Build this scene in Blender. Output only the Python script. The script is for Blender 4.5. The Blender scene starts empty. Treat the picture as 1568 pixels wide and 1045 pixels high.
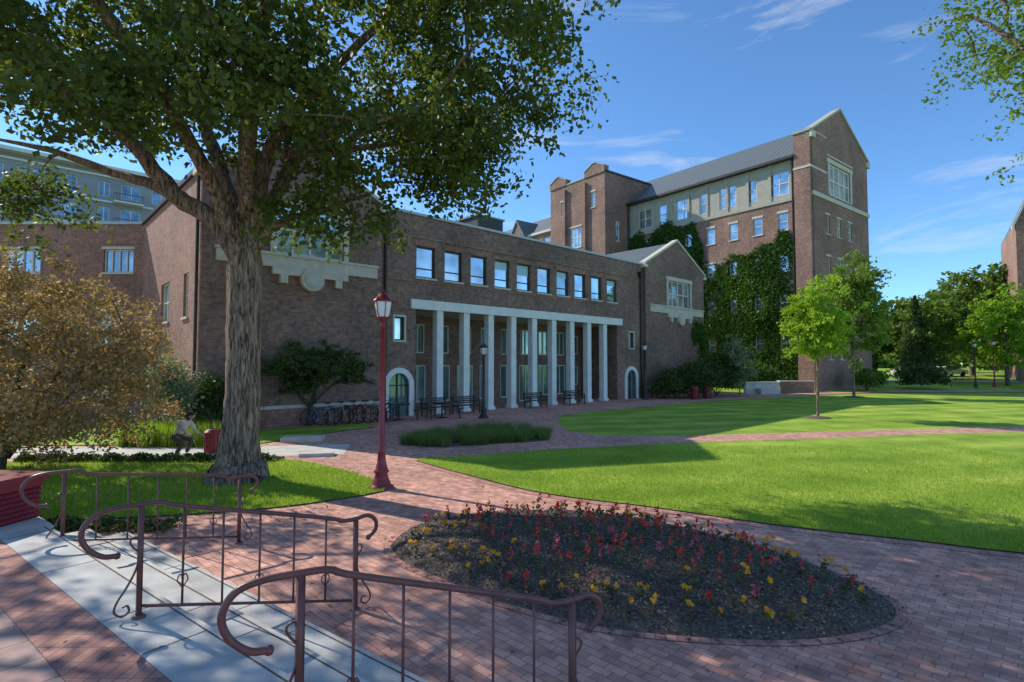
import bpy, math, numpy as np
from mathutils import Vector, Matrix
rng=np.random.default_rng(7)
scene=bpy.context.scene
COL=scene.collection
scene.view_settings.view_transform='Standard'
try: scene.view_settings.look='None'
except: pass
scene.view_settings.exposure=0

# ---------------------------------------------------------------- materials
def newmat(name):
    m=bpy.data.materials.new(name); m.use_nodes=True
    nt=m.node_tree; b=nt.nodes['Principled BSDF']
    return m,nt,b
def N(nt,t,**kw):
    n=nt.nodes.new(t)
    for k,v in kw.items():
        if k in n.inputs: n.inputs[k].default_value=v
        else: setattr(n,k,v)
    return n
def c4(c): return (c[0],c[1],c[2],1)
def plain(name,col,rough=.6,metal=0,var=.25,scale=3,bump=0,spec=None):
    m,nt,b=newmat(name)
    tc=N(nt,'ShaderNodeTexCoord'); no=N(nt,'ShaderNodeTexNoise'); no.inputs['Scale'].default_value=scale; no.inputs['Detail'].default_value=6
    nt.links.new(tc.outputs['Object'],no.inputs['Vector'])
    r=N(nt,'ShaderNodeValToRGB'); r.color_ramp.elements[0].position=.3; r.color_ramp.elements[1].position=.7
    r.color_ramp.elements[0].color=c4([x*(1-var) for x in col]); r.color_ramp.elements[1].color=c4([min(1,x*(1+var)) for x in col])
    nt.links.new(no.outputs['Fac'],r.inputs['Fac']); nt.links.new(r.outputs['Color'],b.inputs['Base Color'])
    b.inputs['Roughness'].default_value=rough; b.inputs['Metallic'].default_value=metal
    if spec is not None: b.inputs['Specular IOR Level'].default_value=spec
    if bump:
        bp=N(nt,'ShaderNodeBump'); bp.inputs['Strength'].default_value=bump; bp.inputs['Distance'].default_value=.02
        nt.links.new(no.outputs['Fac'],bp.inputs['Height']); nt.links.new(bp.outputs['Normal'],b.inputs['Normal'])
    return m
def brick(name,c1,c2,mortar,bw=.24,rh=.08,ms=.008,rot=0,rough=.85,bump=.4,dirt=.35,dscale=.35,offset=.5):
    m,nt,b=newmat(name)
    tc=N(nt,'ShaderNodeTexCoord'); mp=N(nt,'ShaderNodeMapping'); mp.inputs['Rotation'].default_value=(0,0,rot)
    nt.links.new(tc.outputs['UV'],mp.inputs['Vector'])
    br=N(nt,'ShaderNodeTexBrick'); br.offset=offset
    nt.links.new(mp.outputs['Vector'],br.inputs['Vector'])
    br.inputs['Color1'].default_value=c4(c1); br.inputs['Color2'].default_value=c4(c2); br.inputs['Mortar'].default_value=c4(mortar)
    br.inputs['Scale'].default_value=1; br.inputs['Brick Width'].default_value=bw; br.inputs['Row Height'].default_value=rh
    br.inputs['Mortar Size'].default_value=ms; br.inputs['Mortar Smooth'].default_value=.3; br.inputs['Bias'].default_value=0
    no=N(nt,'ShaderNodeTexNoise'); no.inputs['Scale'].default_value=dscale; no.inputs['Detail'].default_value=8; no.inputs['Roughness'].default_value=.65
    nt.links.new(tc.outputs['Object'],no.inputs['Vector'])
    mr=N(nt,'ShaderNodeMapRange'); mr.inputs['From Min'].default_value=.3; mr.inputs['From Max'].default_value=.7
    mr.inputs['To Min'].default_value=1-dirt; mr.inputs['To Max'].default_value=1+dirt*.6
    nt.links.new(no.outputs['Fac'],mr.inputs['Value'])
    n2=N(nt,'ShaderNodeTexNoise'); n2.inputs['Scale'].default_value=5; n2.inputs['Detail'].default_value=3
    nt.links.new(tc.outputs['Object'],n2.inputs['Vector'])
    m2=N(nt,'ShaderNodeMapRange'); m2.inputs['From Min'].default_value=.3; m2.inputs['From Max'].default_value=.7; m2.inputs['To Min'].default_value=.74; m2.inputs['To Max'].default_value=1.26
    nt.links.new(n2.outputs['Fac'],m2.inputs['Value'])
    mu=N(nt,'ShaderNodeMath',operation='MULTIPLY'); nt.links.new(mr.outputs[0],mu.inputs[0]); nt.links.new(m2.outputs[0],mu.inputs[1])
    vm=N(nt,'ShaderNodeVectorMath',operation='SCALE'); nt.links.new(br.outputs['Color'],vm.inputs[0]); nt.links.new(mu.outputs[0],vm.inputs['Scale'])
    nt.links.new(vm.outputs[0],b.inputs['Base Color']); b.inputs['Roughness'].default_value=rough
    bp=N(nt,'ShaderNodeBump'); bp.inputs['Strength'].default_value=bump; bp.inputs['Distance'].default_value=.006; bp.invert=True
    nt.links.new(br.outputs['Fac'],bp.inputs['Height']); nt.links.new(bp.outputs['Normal'],b.inputs['Normal'])
    return m
def leafmat(name,ca,cb,trans=.4,tint=(1.25,1.3,.6)):
    m,nt,b=newmat(name)
    at=N(nt,'ShaderNodeAttribute'); at.attribute_name='lv'
    r=N(nt,'ShaderNodeValToRGB'); r.color_ramp.elements[0].color=c4(ca); r.color_ramp.elements[1].color=c4(cb)
    nt.links.new(at.outputs['Fac'],r.inputs['Fac']); nt.links.new(r.outputs['Color'],b.inputs['Base Color'])
    b.inputs['Roughness'].default_value=.55; b.inputs['Specular IOR Level'].default_value=.25
    if trans>0:
        tr=N(nt,'ShaderNodeBsdfTranslucent'); mx=N(nt,'ShaderNodeMixShader'); mx.inputs['Fac'].default_value=trans
        vm=N(nt,'ShaderNodeVectorMath',operation='MULTIPLY'); vm.inputs[1].default_value=tint
        nt.links.new(r.outputs['Color'],vm.inputs[0]); nt.links.new(vm.outputs[0],tr.inputs['Color'])
        nt.links.new(b.outputs[0],mx.inputs[1]); nt.links.new(tr.outputs[0],mx.inputs[2])
        nt.links.new(mx.outputs[0],nt.nodes['Material Output'].inputs['Surface'])
    return m
def glassmat(name,col=(.25,.3,.33),metal=.5,rough=.04):
    m,nt,b=newmat(name)
    tc=N(nt,'ShaderNodeTexCoord'); no=N(nt,'ShaderNodeTexNoise'); no.inputs['Scale'].default_value=.7
    nt.links.new(tc.outputs['Object'],no.inputs['Vector'])
    r=N(nt,'ShaderNodeValToRGB'); r.color_ramp.elements[0].position=.35; r.color_ramp.elements[1].position=.65; r.color_ramp.elements[0].color=c4([x*.6 for x in col]); r.color_ramp.elements[1].color=c4([x*1.2 for x in col])
    nt.links.new(no.outputs['Fac'],r.inputs['Fac']); nt.links.new(r.outputs['Color'],b.inputs['Base Color'])
    b.inputs['Metallic'].default_value=metal; b.inputs['Roughness'].default_value=rough
    bp=N(nt,'ShaderNodeBump'); bp.inputs['Strength'].default_value=.15; bp.inputs['Distance'].default_value=.02
    nt.links.new(no.outputs['Fac'],bp.inputs['Height']); nt.links.new(bp.outputs['Normal'],b.inputs['Normal'])
    return m
def barkmat(name,ca,cb):
    m,nt,b=newmat(name)
    tc=N(nt,'ShaderNodeTexCoord'); mp=N(nt,'ShaderNodeMapping'); mp.inputs['Scale'].default_value=(11,11,1.7)
    nt.links.new(tc.outputs['Object'],mp.inputs['Vector'])
    no=N(nt,'ShaderNodeTexNoise'); no.inputs['Scale'].default_value=1.6; no.inputs['Detail'].default_value=8; no.inputs['Roughness'].default_value=.65; no.inputs['Distortion'].default_value=.8
    nt.links.new(mp.outputs['Vector'],no.inputs['Vector'])
    r=N(nt,'ShaderNodeValToRGB'); r.color_ramp.elements[0].position=.40; r.color_ramp.elements[1].position=.60
    r.color_ramp.elements[0].color=c4(ca); r.color_ramp.elements[1].color=c4(cb)
    nt.links.new(no.outputs['Fac'],r.inputs['Fac']); nt.links.new(r.outputs['Color'],b.inputs['Base Color'])
    b.inputs['Roughness'].default_value=.95
    bp=N(nt,'ShaderNodeBump'); bp.inputs['Strength'].default_value=1; bp.inputs['Distance'].default_value=.09
    nt.links.new(no.outputs['Fac'],bp.inputs['Height']); nt.links.new(bp.outputs['Normal'],b.inputs['Normal'])
    return m

M={}
M['brick']=brick('dark_brick',(.33,.175,.125),(.185,.105,.08),(.27,.215,.18))
M['brickred']=brick('red_brick',(.44,.185,.12),(.28,.122,.085),(.33,.26,.22))
M['brickfar']=brick('far_brick',(.37,.185,.13),(.235,.125,.092),(.31,.25,.21))
M['paver']=brick('brick_paving',(.76,.39,.29),(.50,.235,.175),(.27,.20,.165),bw=.2,rh=.1,ms=.006,rot=math.radians(45),dirt=.32,bump=.6)
M['border']=brick('brick_border',(.60,.29,.225),(.43,.19,.155),(.22,.15,.13),bw=.1,rh=.2,ms=.006,offset=0,dirt=.3)
M['bigpaver']=brick('landing_pavers',(.54,.34,.28),(.36,.25,.22),(.2,.14,.13),bw=.4,rh=.4,ms=.008,rot=math.atan2(.6,.8),offset=0,dirt=.25)
M['stone']=plain('limestone',(.60,.54,.44),.8,var=.12,scale=4,bump=.1)
M['panel']=plain('cream_panel',(.42,.385,.31),.8,var=.1,scale=2)
M['white']=plain('white_painted_stone',(.80,.79,.74),.7,var=.08,scale=2)
M['step']=plain('bluestone_steps',(.47,.47,.45),.8,var=.28,scale=2.2,bump=.3)
M['conc']=plain('concrete',(.56,.53,.48),.9,var=.15,scale=2,bump=.2)
M['frame']=plain('window_frame',(.7,.67,.6),.6,var=.05)
M['dframe']=plain('dark_frame',(.05,.045,.04),.5,var=.1)
M['glass']=glassmat('window_glass',(.5,.6,.66),.8)
M['glass2']=glassmat('portico_glass',(.24,.36,.34),.45)
M['aptglass']=glassmat('apartment_glass',(.2,.27,.33),.6)
M['blind']=plain('window_blind',(.42,.62,.64),.35,var=.06,scale=1)
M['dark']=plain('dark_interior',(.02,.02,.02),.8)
M['metal']=plain('bronze_metal',(.045,.037,.034),.45,metal=.3)
M['cap']=plain('zinc_coping',(.45,.48,.47),.5,metal=.2,var=.08)
M['rail']=plain('maroon_rail_paint',(.17,.06,.05),.38,var=.2,scale=8)
M['maroon']=plain('maroon_paint',(.24,.022,.034),.35,var=.15,scale=6)
M['lampglass']=plain('frosted_glass',(.85,.83,.78),.3,var=.03)
M['soil']=plain('soil',(.12,.09,.068),.95,var=.5,scale=25,bump=.8)
M['mulch']=leafmat('mulch_chips',(.045,.033,.025),(.42,.33,.25),0)
M['bark']=barkmat('tree_bark',(.075,.045,.03),(.46,.33,.23))
M['barkd']=barkmat('dark_bark',(.05,.04,.032),(.2,.15,.12))
M['leaf']=leafmat('tree_leaves',(.030,.062,.018),(.16,.21,.045),.45,(1.6,1.5,.6))
M['leafy']=leafmat('young_tree_leaves',(.20,.34,.03),(.40,.54,.06),.5)
M['leafd']=leafmat('dark_leaves',(.035,.065,.02),(.11,.16,.04),.25)
M['leafm']=leafmat('mid_leaves',(.07,.14,.03),(.21,.30,.05),.4)
M['crab']=leafmat('crabapple_leaves',(.19,.12,.06),(.54,.42,.19),.4,(1.2,1.05,.7))
M['ivy']=leafmat('ivy_leaves',(.032,.08,.014),(.13,.235,.036),.3)
M['silver']=leafmat('silver_leaves',(.17,.22,.11),(.34,.38,.24),.3)
M['blade']=leafmat('grass_blades',(.18,.31,.03),(.44,.54,.08),.4)
M['lime']=leafmat('iris_leaves',(.18,.30,.03),(.42,.54,.07),.45)
M['dry']=leafmat('fallen_leaves',(.22,.13,.05),(.55,.40,.15),.2,(1,1,1))
M['fred']=leafmat('red_petals',(.62,.03,.025),(.85,.13,.07),.3,(1,.8,.8))
M['forange']=leafmat('orange_petals',(.88,.32,.015),(.95,.56,.05),.3,(1,1,1))
M['fpink']=leafmat('pink_petals',(.50,.04,.09),(.72,.20,.24),.3,(1,1,1))
M['fleaf']=leafmat('bedding_leaves',(.06,.06,.04),(.16,.17,.07),.3)
M['tuft']=leafmat('tuft_leaves',(.07,.13,.03),(.26,.33,.10),.35)
M['apt']=plain('apartment_panel',(.26,.28,.31),.7,var=.12,scale=.4)
M['slab']=plain('apartment_slab',(.66,.65,.62),.7,var=.05)

def grassmat():
    m,nt,b=newmat('lawn_grass')
    tc=N(nt,'ShaderNodeTexCoord')
    n1=N(nt,'ShaderNodeTexNoise'); n1.inputs['Scale'].default_value=.45; n1.inputs['Detail'].default_value=7; n1.inputs['Roughness'].default_value=.65
    n2=N(nt,'ShaderNodeTexNoise'); n2.inputs['Scale'].default_value=28; n2.inputs['Detail'].default_value=6; n2.inputs['Roughness'].default_value=.8
    mp=N(nt,'ShaderNodeMapping'); mp.inputs['Scale'].default_value=(1,.6,1)
    nt.links.new(tc.outputs['Object'],mp.inputs['Vector'])
    nt.links.new(tc.outputs['Object'],n1.inputs['Vector']); nt.links.new(mp.outputs['Vector'],n2.inputs['Vector'])
    wv=N(nt,'ShaderNodeTexWave'); wv.inputs['Scale'].default_value=.16; wv.inputs['Distortion'].default_value=1.2; wv.inputs['Detail'].default_value=2
    mw=N(nt,'ShaderNodeMapping'); mw.inputs['Rotation'].default_value=(0,0,math.radians(75))
    nt.links.new(tc.outputs['Object'],mw.inputs['Vector']); nt.links.new(mw.outputs['Vector'],wv.inputs['Vector'])
    a=N(nt,'ShaderNodeMath',operation='MULTIPLY_ADD'); a.inputs[1].default_value=.55; nt.links.new(n1.outputs['Fac'],a.inputs[0])
    s=N(nt,'ShaderNodeMath',operation='MULTIPLY'); s.inputs[1].default_value=.45; nt.links.new(n2.outputs['Fac'],s.inputs[0])
    nt.links.new(s.outputs[0],a.inputs[2])
    w2=N(nt,'ShaderNodeMath',operation='MULTIPLY_ADD'); w2.inputs[1].default_value=.07; nt.links.new(wv.outputs['Fac'],w2.inputs[0]); nt.links.new(a.outputs[0],w2.inputs[2])
    r=N(nt,'ShaderNodeValToRGB'); r.color_ramp.elements[0].position=.40; r.color_ramp.elements[1].position=.66
    r.color_ramp.elements[0].color=c4((.13,.23,.025)); r.color_ramp.elements[1].color=c4((.48,.56,.10))
    e=r.color_ramp.elements.new(.54); e.color=c4((.27,.40,.045))
    nt.links.new(w2.outputs[0],r.inputs['Fac']); nt.links.new(r.outputs['Color'],b.inputs['Base Color'])
    b.inputs['Roughness'].default_value=.9; b.inputs['Specular IOR Level'].default_value=.15
    bp=N(nt,'ShaderNodeBump'); bp.inputs['Strength'].default_value=.8; bp.inputs['Distance'].default_value=.03
    nt.links.new(n2.outputs['Fac'],bp.inputs['Height']); nt.links.new(bp.outputs['Normal'],b.inputs['Normal'])
    return m
M['grass']=grassmat()
def roofmat():
    m,nt,b=newmat('slate_seam_roof')
    tc=N(nt,'ShaderNodeTexCoord'); sep=N(nt,'ShaderNodeSeparateXYZ'); nt.links.new(tc.outputs['UV'],sep.inputs[0])
    f=N(nt,'ShaderNodeMath',operation='MULTIPLY'); f.inputs[1].default_value=1.6; nt.links.new(sep.outputs[0],f.inputs[0])
    fr=N(nt,'ShaderNodeMath',operation='FRACT'); nt.links.new(f.outputs[0],fr.inputs[0])
    r=N(nt,'ShaderNodeValToRGB'); r.color_ramp.elements[0].color=c4((.05,.06,.06)); r.color_ramp.elements[0].position=.12; r.color_ramp.elements[1].position=.2; r.color_ramp.elements[1].color=c4((.14,.16,.16))
    nt.links.new(fr.outputs[0],r.inputs['Fac']); nt.links.new(r.outputs['Color'],b.inputs['Base Color'])
    b.inputs['Roughness'].default_value=.55; b.inputs['Metallic'].default_value=.1
    return m
M['roof']=roofmat()

# ---------------------------------------------------------------- builders
class Fr:
    def __init__(s,o,ex,ey): s.o=o; s.ex=ex; s.ey=ey
    def p(s,a,b,z): return (s.o[0]+a*s.ex[0]+b*s.ey[0], s.o[1]+a*s.ex[1]+b*s.ey[1], z)
def catm(pts,n=6):
    P=[np.array(p,float) for p in pts]; P=[2*P[0]-P[1]]+P+[2*P[-1]-P[-2]]; out=[]
    for i in range(1,len(P)-2):
        for k in range(n):
            t=k/n; a,b,c,d=P[i-1],P[i],P[i+1],P[i+2]
            out.append(.5*((2*b)+(-a+c)*t+(2*a-5*b+4*c-d)*t*t+(-a+3*b-3*c+d)*t**3))
    out.append(P[-2]); return out
class MB:
    def __init__(s): s.v=[];s.f=[];s.m=[];s.uv=[];s.mats=[]
    def mi(s,k):
        if k not in s.mats: s.mats.append(k)
        return s.mats.index(k)
    def poly(s,pts,k,uv=None):
        i=len(s.v); s.v.extend([tuple(p) for p in pts]); s.f.append(list(range(i,i+len(pts)))); s.m.append(s.mi(k))
        if uv is None:
            P=[Vector(p) for p in pts]; n=Vector((0,0,0))
            for j in range(len(P)):
                a=P[j];b=P[(j+1)%len(P)]
                n+=Vector(((a.y-b.y)*(a.z+b.z),(a.z-b.z)*(a.x+b.x),(a.x-b.x)*(a.y+b.y)))
            if n.length>0: n.normalize()
            h=math.hypot(n.x,n.y)
            if h<.3: uv=[(p.x,p.y) for p in P]
            else:
                tx,ty=-n.y/h,n.x/h; uv=[(p.x*tx+p.y*ty,p.z) for p in P]
        s.uv.extend(uv)
    def ext(s,pts,vec,k):
        v=Vector(vec); A=[Vector(p) for p in pts]; B=[p+v for p in A]; n=len(A)
        s.poly(A[::-1],k); s.poly(B,k)
        for i in range(n):
            j=(i+1)%n; s.poly([A[i],A[j],B[j],B[i]],k)
    def box(s,F,a0,a1,b0,b1,z0,z1,k):
        s.ext([F.p(a0,b0,z0),F.p(a1,b0,z0),F.p(a1,b1,z0),F.p(a0,b1,z0)],(0,0,z1-z0),k)
    def tube(s,pts,rad,k,seg=8,cap=True,flute=0):
        P=[Vector(p) for p in pts]; n=len(P)
        if not hasattr(rad,'__len__'): rad=[rad]*n
        T=[(P[min(i+1,n-1)]-P[max(i-1,0)]).normalized() for i in range(n)]
        up=Vector((0,0,1)) if abs(T[0].z)<.9 else Vector((1,0,0))
        u=T[0].cross(up).normalized(); base=len(s.v); km=s.mi(k)
        for i in range(n):
            u=(u-T[i]*u.dot(T[i]))
            if u.length<1e-6: u=T[i].orthogonal()
            u.normalize(); w=T[i].cross(u)
            for j in range(seg):
                a=2*math.pi*j/seg; rf=1+flute*(math.sin(5*a+i*.15)+.6*math.sin(9*a-i*.2)+.5*math.sin(3*a+1+i*.1)) if flute else 1
                q=P[i]+(u*math.cos(a)+w*math.sin(a))*rad[i]*rf; s.v.append(tuple(q))
        for i in range(n-1):
            for j in range(seg):
                j2=(j+1)%seg
                s.f.append([base+i*seg+j,base+i*seg+j2,base+(i+1)*seg+j2,base+(i+1)*seg+j]); s.m.append(km)
                s.uv.extend([(j/seg,i),(j2/seg,i),(j2/seg,i+1),(j/seg,i+1)])
        if cap:
            for i,rv in ((0,True),(n-1,False)):
                r=[base+i*seg+j for j in range(seg)]; r=r[::-1] if rv else r
                s.f.append(r); s.m.append(km); s.uv.extend([(0,0)]*seg)
    def lathe(s,c,prof,k,seg=16):
        base=len(s.v); km=s.mi(k); n=len(prof)
        for r,z in prof:
            for j in range(seg):
                a=2*math.pi*j/seg; s.v.append((c[0]+r*math.cos(a),c[1]+r*math.sin(a),c[2]+z))
        for i in range(n-1):
            for j in range(seg):
                j2=(j+1)%seg; s.f.append([base+i*seg+j,base+i*seg+j2,base+(i+1)*seg+j2,base+(i+1)*seg+j]); s.m.append(km); s.uv.extend([(0,0)]*4)
        s.f.append([base+(n-1)*seg+j for j in range(seg)]); s.m.append(km); s.uv.extend([(0,0)]*seg)
    def build(s,name,parent=None,smooth=False):
        me=bpy.data.meshes.new(name); me.from_pydata(s.v,[],s.f); 
        for k in s.mats: me.materials.append(M[k])
        me.polygons.foreach_set('material_index',s.m)
        if smooth: me.polygons.foreach_set('use_smooth',[True]*len(s.f))
        uvl=me.uv_layers.new(name='UVMap'); uvl.data.foreach_set('uv',np.array(s.uv,dtype=np.float32).ravel())
        me.update(); ob=bpy.data.objects.new(name,me); COL.objects.link(ob)
        if parent: attach(ob,parent)
        return ob
def attach(ob,parent):
    ob.parent=parent; ob.matrix_parent_inverse=Matrix.Translation(-parent.location)
def empty(name,loc):
    e=bpy.data.objects.new(name,None); e.location=Vector(loc); e.empty_display_size=.3; COL.objects.link(e); return e

def wall(mb,F,a0,a1,z0,z1,ops,k,b=0,depth=.18,krev=None):
    A=sorted(set([a0,a1]+[x for o in ops for x in o[:2]])); Z=sorted(set([z0,z1]+[x for o in ops for x in o[2:4]]))
    for i in range(len(A)-1):
        for j in range(len(Z)-1):
            am=(A[i]+A[i+1])/2; zm=(Z[j]+Z[j+1])/2
            if any(o[0]<am<o[1] and o[2]<zm<o[3] for o in ops): continue
            mb.poly([F.p(A[i],b,Z[j]),F.p(A[i+1],b,Z[j]),F.p(A[i+1],b,Z[j+1]),F.p(A[i],b,Z[j+1])],k)
    for o in ops:
        kk=krev or k; c=[(o[0],o[2]),(o[1],o[2]),(o[1],o[3]),(o[0],o[3])]
        for i in range(4):
            p,q=c[i],c[(i+1)%4]
            mb.poly([F.p(p[0],b,p[1]),F.p(q[0],b,q[1]),F.p(q[0],b+depth,q[1]),F.p(p[0],b+depth,p[1])],kk)
def window(mb,F,a0,a1,z0,z1,b=0,depth=.18,nx=1,nz=1,fk='frame',gk='glass',w=.06,sill='stone',blind=0):
    d=b+depth
    mb.poly([F.p(a0,d-.02,z0),F.p(a1,d-.02,z0),F.p(a1,d-.02,z1),F.p(a0,d-.02,z1)],gk)
    if blind: 
        zb=z1-(z1-z0)*blind
        mb.poly([F.p(a0+w,d-.024,zb),F.p(a1-w,d-.024,zb),F.p(a1-w,d-.024,z1-w),F.p(a0+w,d-.024,z1-w)],'blind')
    for i in range(nx+1):
        x=a0+(a1-a0)*i/nx; x0=x-(0 if i==0 else w/2 if i<nx else w); mb.box(F,x0,x0+w,d-.08,d-.005,z0,z1,fk)
    for i in range(nz+1):
        z=z0+(z1-z0)*i/nz; zz=z-(0 if i==0 else w/2 if i<nz else w); mb.box(F,a0,a1,d-.083,d-.008,zz,zz+w,fk)
    if sill: mb.box(F,a0-.08,a1+.08,b-.07,b+.1,z0-.1,z0-.002,sill)

def leafmesh(name,C,size,k,parent=None,lv=None,aspect=.62,flat=0,mats=None,mi=None):
    C=np.asarray(C,dtype=np.float64); n=len(C)
    u=rng.normal(size=(n,3)); u[:,2]*=(1-flat); u/=np.linalg.norm(u,axis=1)[:,None]+1e-9
    w=rng.normal(size=(n,3)); w[:,2]*=(1-flat); w-=u*np.sum(u*w,axis=1)[:,None]; w/=np.linalg.norm(w,axis=1)[:,None]+1e-9
    s=size*(.65+.7*rng.random(n))
    if hasattr(size,'__len__'): s=np.asarray(size)*(.65+.7*rng.random(n))
    u*=(s/2)[:,None]; w*=(s*aspect/2)[:,None]
    V=np.empty((n,4,3)); V[:,0]=C-u; V[:,1]=C+w-u*.15; V[:,2]=C+u; V[:,3]=C-w-u*.15
    me=bpy.data.meshes.new(name); me.vertices.add(4*n); me.vertices.foreach_set('co',V.astype(np.float32).ravel())
    me.loops.add(4*n); me.loops.foreach_set('vertex_index',np.arange(4*n,dtype=np.int32))
    me.polygons.add(n); me.polygons.foreach_set('loop_start',np.arange(0,4*n,4,dtype=np.int32)); me.polygons.foreach_set('loop_total',np.full(n,4,dtype=np.int32))
    for q in (mats or [k]): me.materials.append(M[q])
    if mi is not None: me.polygons.foreach_set('material_index',np.asarray(mi,dtype=np.int32))
    if lv is None: lv=rng.random(n)
    at=me.attributes.new('lv','FLOAT','FACE'); at.data.foreach_set('value',np.clip(lv,0,1).astype(np.float32))
    me.update(calc_edges=True); ob=bpy.data.objects.new(name,me); COL.objects.link(ob)
    if parent: attach(ob,parent)
    return ob
def blades(name,P,h,w,k,parent=None,lean=.35):
    n=len(P); a=rng.random(n)*2*np.pi; d=np.stack([np.cos(a),np.sin(a),np.zeros(n)],1)
    hh=h*(.6+.8*rng.random(n)); l=rng.normal(size=(n,3))*lean*hh[:,None]; l[:,2]=0
    V=np.empty((n,3,3)); V[:,0]=P-d*w/2; V[:,1]=P+d*w/2; V[:,2]=P+l; V[:,2,2]+=hh
    me=bpy.data.meshes.new(name); me.vertices.add(3*n); me.vertices.foreach_set('co',V.astype(np.float32).ravel())
    me.loops.add(3*n); me.loops.foreach_set('vertex_index',np.arange(3*n,dtype=np.int32))
    me.polygons.add(n); me.polygons.foreach_set('loop_start',np.arange(0,3*n,3,dtype=np.int32)); me.polygons.foreach_set('loop_total',np.full(n,3,dtype=np.int32))
    me.materials.append(M[k]); at=me.attributes.new('lv','FLOAT','FACE'); at.data.foreach_set('value',rng.random(n).astype(np.float32))
    me.update(calc_edges=True); ob=bpy.data.objects.new(name,me); COL.objects.link(ob)
    if parent: attach(ob,parent)
    return ob
def inpoly(P,poly):
    x,y=P[:,0],P[:,1]; c=np.zeros(len(P),bool); n=len(poly)
    for i in range(n):
        x1,y1=poly[i];x2,y2=poly[(i+1)%n]
        m=((y1>y)!=(y2>y))&(x<(x2-x1)*(y-y1)/((y2-y1)+1e-12)+x1); c^=m
    return c
def sm(t): t=np.clip(t,0,1); return t*t*(3-2*t)
def H(x,y): return 1.3*sm((np.asarray(y,float)-45)/40)*sm((np.asarray(x,float)-18)/15)

# ---------------------------------------------------------------- ground
def ground():
    xs=np.unique(np.round(np.concatenate([np.linspace(-900,-100,9),np.linspace(-100,200,76),np.linspace(200,1200,11)]),3))
    ys=np.unique(np.round(np.concatenate([np.linspace(-300,-40,5),np.linspace(-40,200,61),np.linspace(200,2000,12)]),3))
    X,Y=np.meshgrid(xs,ys); Z=H(X,Y); nx=len(xs); ny=len(ys)
    v=np.stack([X.ravel(),Y.ravel(),Z.ravel()],1).tolist(); f=[[j*nx+i,j*nx+i+1,(j+1)*nx+i+1,(j+1)*nx+i] for j in range(ny-1) for i in range(nx-1)]
    me=bpy.data.meshes.new('ground'); me.from_pydata(v,[],f); me.materials.append(M['grass']); 
    ob=bpy.data.objects.new('ground',me); COL.objects.link(ob)
ground()
from mathutils.geometry import tessellate_polygon
def sheet(name,poly,z,k,parent=None):
    mb=MB(); pts=[Vector((x,y,z)) for x,y in poly]
    for t in tessellate_polygon([pts]):
        q=[pts[i] for i in t]
        ar=(q[1]-q[0]).cross(q[2]-q[0]).z
        if abs(ar)<1e-9: continue
        if ar<0: q=q[::-1]
        mb.poly(q,k,[(p.x,p.y) for p in q])
    return mb.build(name,parent)
def strip(name,pts,w,zoff,k,closed=False,off=0,drape=False,parent=None,n=6):
    if closed: P=[np.array(p,float) for p in pts]
    else: P=[p[:2] for p in catm([(x,y,0) for x,y in pts],n)]
    m=len(P); mb=MB(); L=0; prev=None; first=None
    rngi=list(range(m))+([0] if closed else [])
    for i in rngi:
        a=P[(i-1)%m] if closed or i>0 else P[i]; c=P[(i+1)%m] if closed or i<m-1 else P[i]
        t=(c-a)/(np.linalg.norm(c-a)+1e-9); nn=np.array([-t[1],t[0]]); p=P[i]
        A=p+nn*(off-w/2); B=p+nn*(off+w/2)
        if prev is not None:
            L2=L+np.linalg.norm(p-prev[2])
            zz=lambda q:(float(H(q[0],q[1])) if drape else 0)+zoff
            mb.poly([(prev[0][0],prev[0][1],zz(prev[0])),(A[0],A[1],zz(A)),(B[0],B[1],zz(B)),(prev[1][0],prev[1][1],zz(prev[1]))],k,[(L,0),(L2,0),(L2,w),(L,w)])
            L=L2
        prev=(A,B,p)
    return mb.build(name,parent)

plaza=[(-45,-12),(60,-12),(60,27.2),(20.6,22.4),(12,20.8),(6.7,19.7),(3.2,19.7),(2.2,21),(2.0,24),(2.5,27.3),(5,30),(8.6,33.2),(15.4,39),(26,44.9),(25,46),(-45,60)]
sheet('brick_plaza',plaza,.006,'paver')
def smooth2(pts,n=6): 
    q=catm([(x,y,0) for x,y in pts],n); return [(p[0],p[1]) for p in q]
lawnB=smooth2([(-2.6,14.6),(-1.2,12.9),(.6,10.95),(2.55,9.85),(4.3,8.75),(5.87,8.03),(7.2,7.4),(12,5.6),(30,1)],6)+smooth2([(62,2),(62,25.4),(20,20.6),(12,19),(6.2,17.9),(3,16.9),(1.1,16.3),(-.8,15.4),(-2.3,15.0)],5)
sheet('lawn',lawnB,.03,'grass')
lawnL=smooth2([(-2.55,11.35),(-3.2,12.3),(-4.5,13.6),(-6.05,14.6),(-8.5,14.3),(-12.5,14.2),(-16,14),(-16,9.2)],5)+smooth2([(-9,8.9),(-7.2,9.1),(-5.7,9.35),(-4.13,9.9),(-3.1,10.6),(-2.6,11.1)],5)
sheet('lawn',lawnL,.03,'grass')
lawnC=smooth2([(-13,17.2),(-9,17.0),(-7.6,18.6),(-6.6,20.8),(-5.6,22.2),(-6.3,23.4)],4)+[(-12.5,19.8),(-17,27),(-30,28),(-30,17.2)]
sheet('lawn',lawnC,.03,'grass')
strip('brick_edging',[p for p in lawnB[:48]],.22,.012,'border',off=-.12,n=1)
strip('brick_edging',[p for p in lawnL[:30]],.2,.012,'border',off=.11,n=1)
strip('footpath',[(24,45.6),(32,48.5),(42,49.5),(60,50),(85,52)],2.2,.05,'paver',drape=True)
strip('footpath',[(40,64),(60,62),(90,66)],2.4,.05,'conc',drape=True)
strip('footpath',[(-16,16),(-10,15.9),(-6.6,16.3),(-5,16.6)],2.0,.012,'conc')

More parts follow.
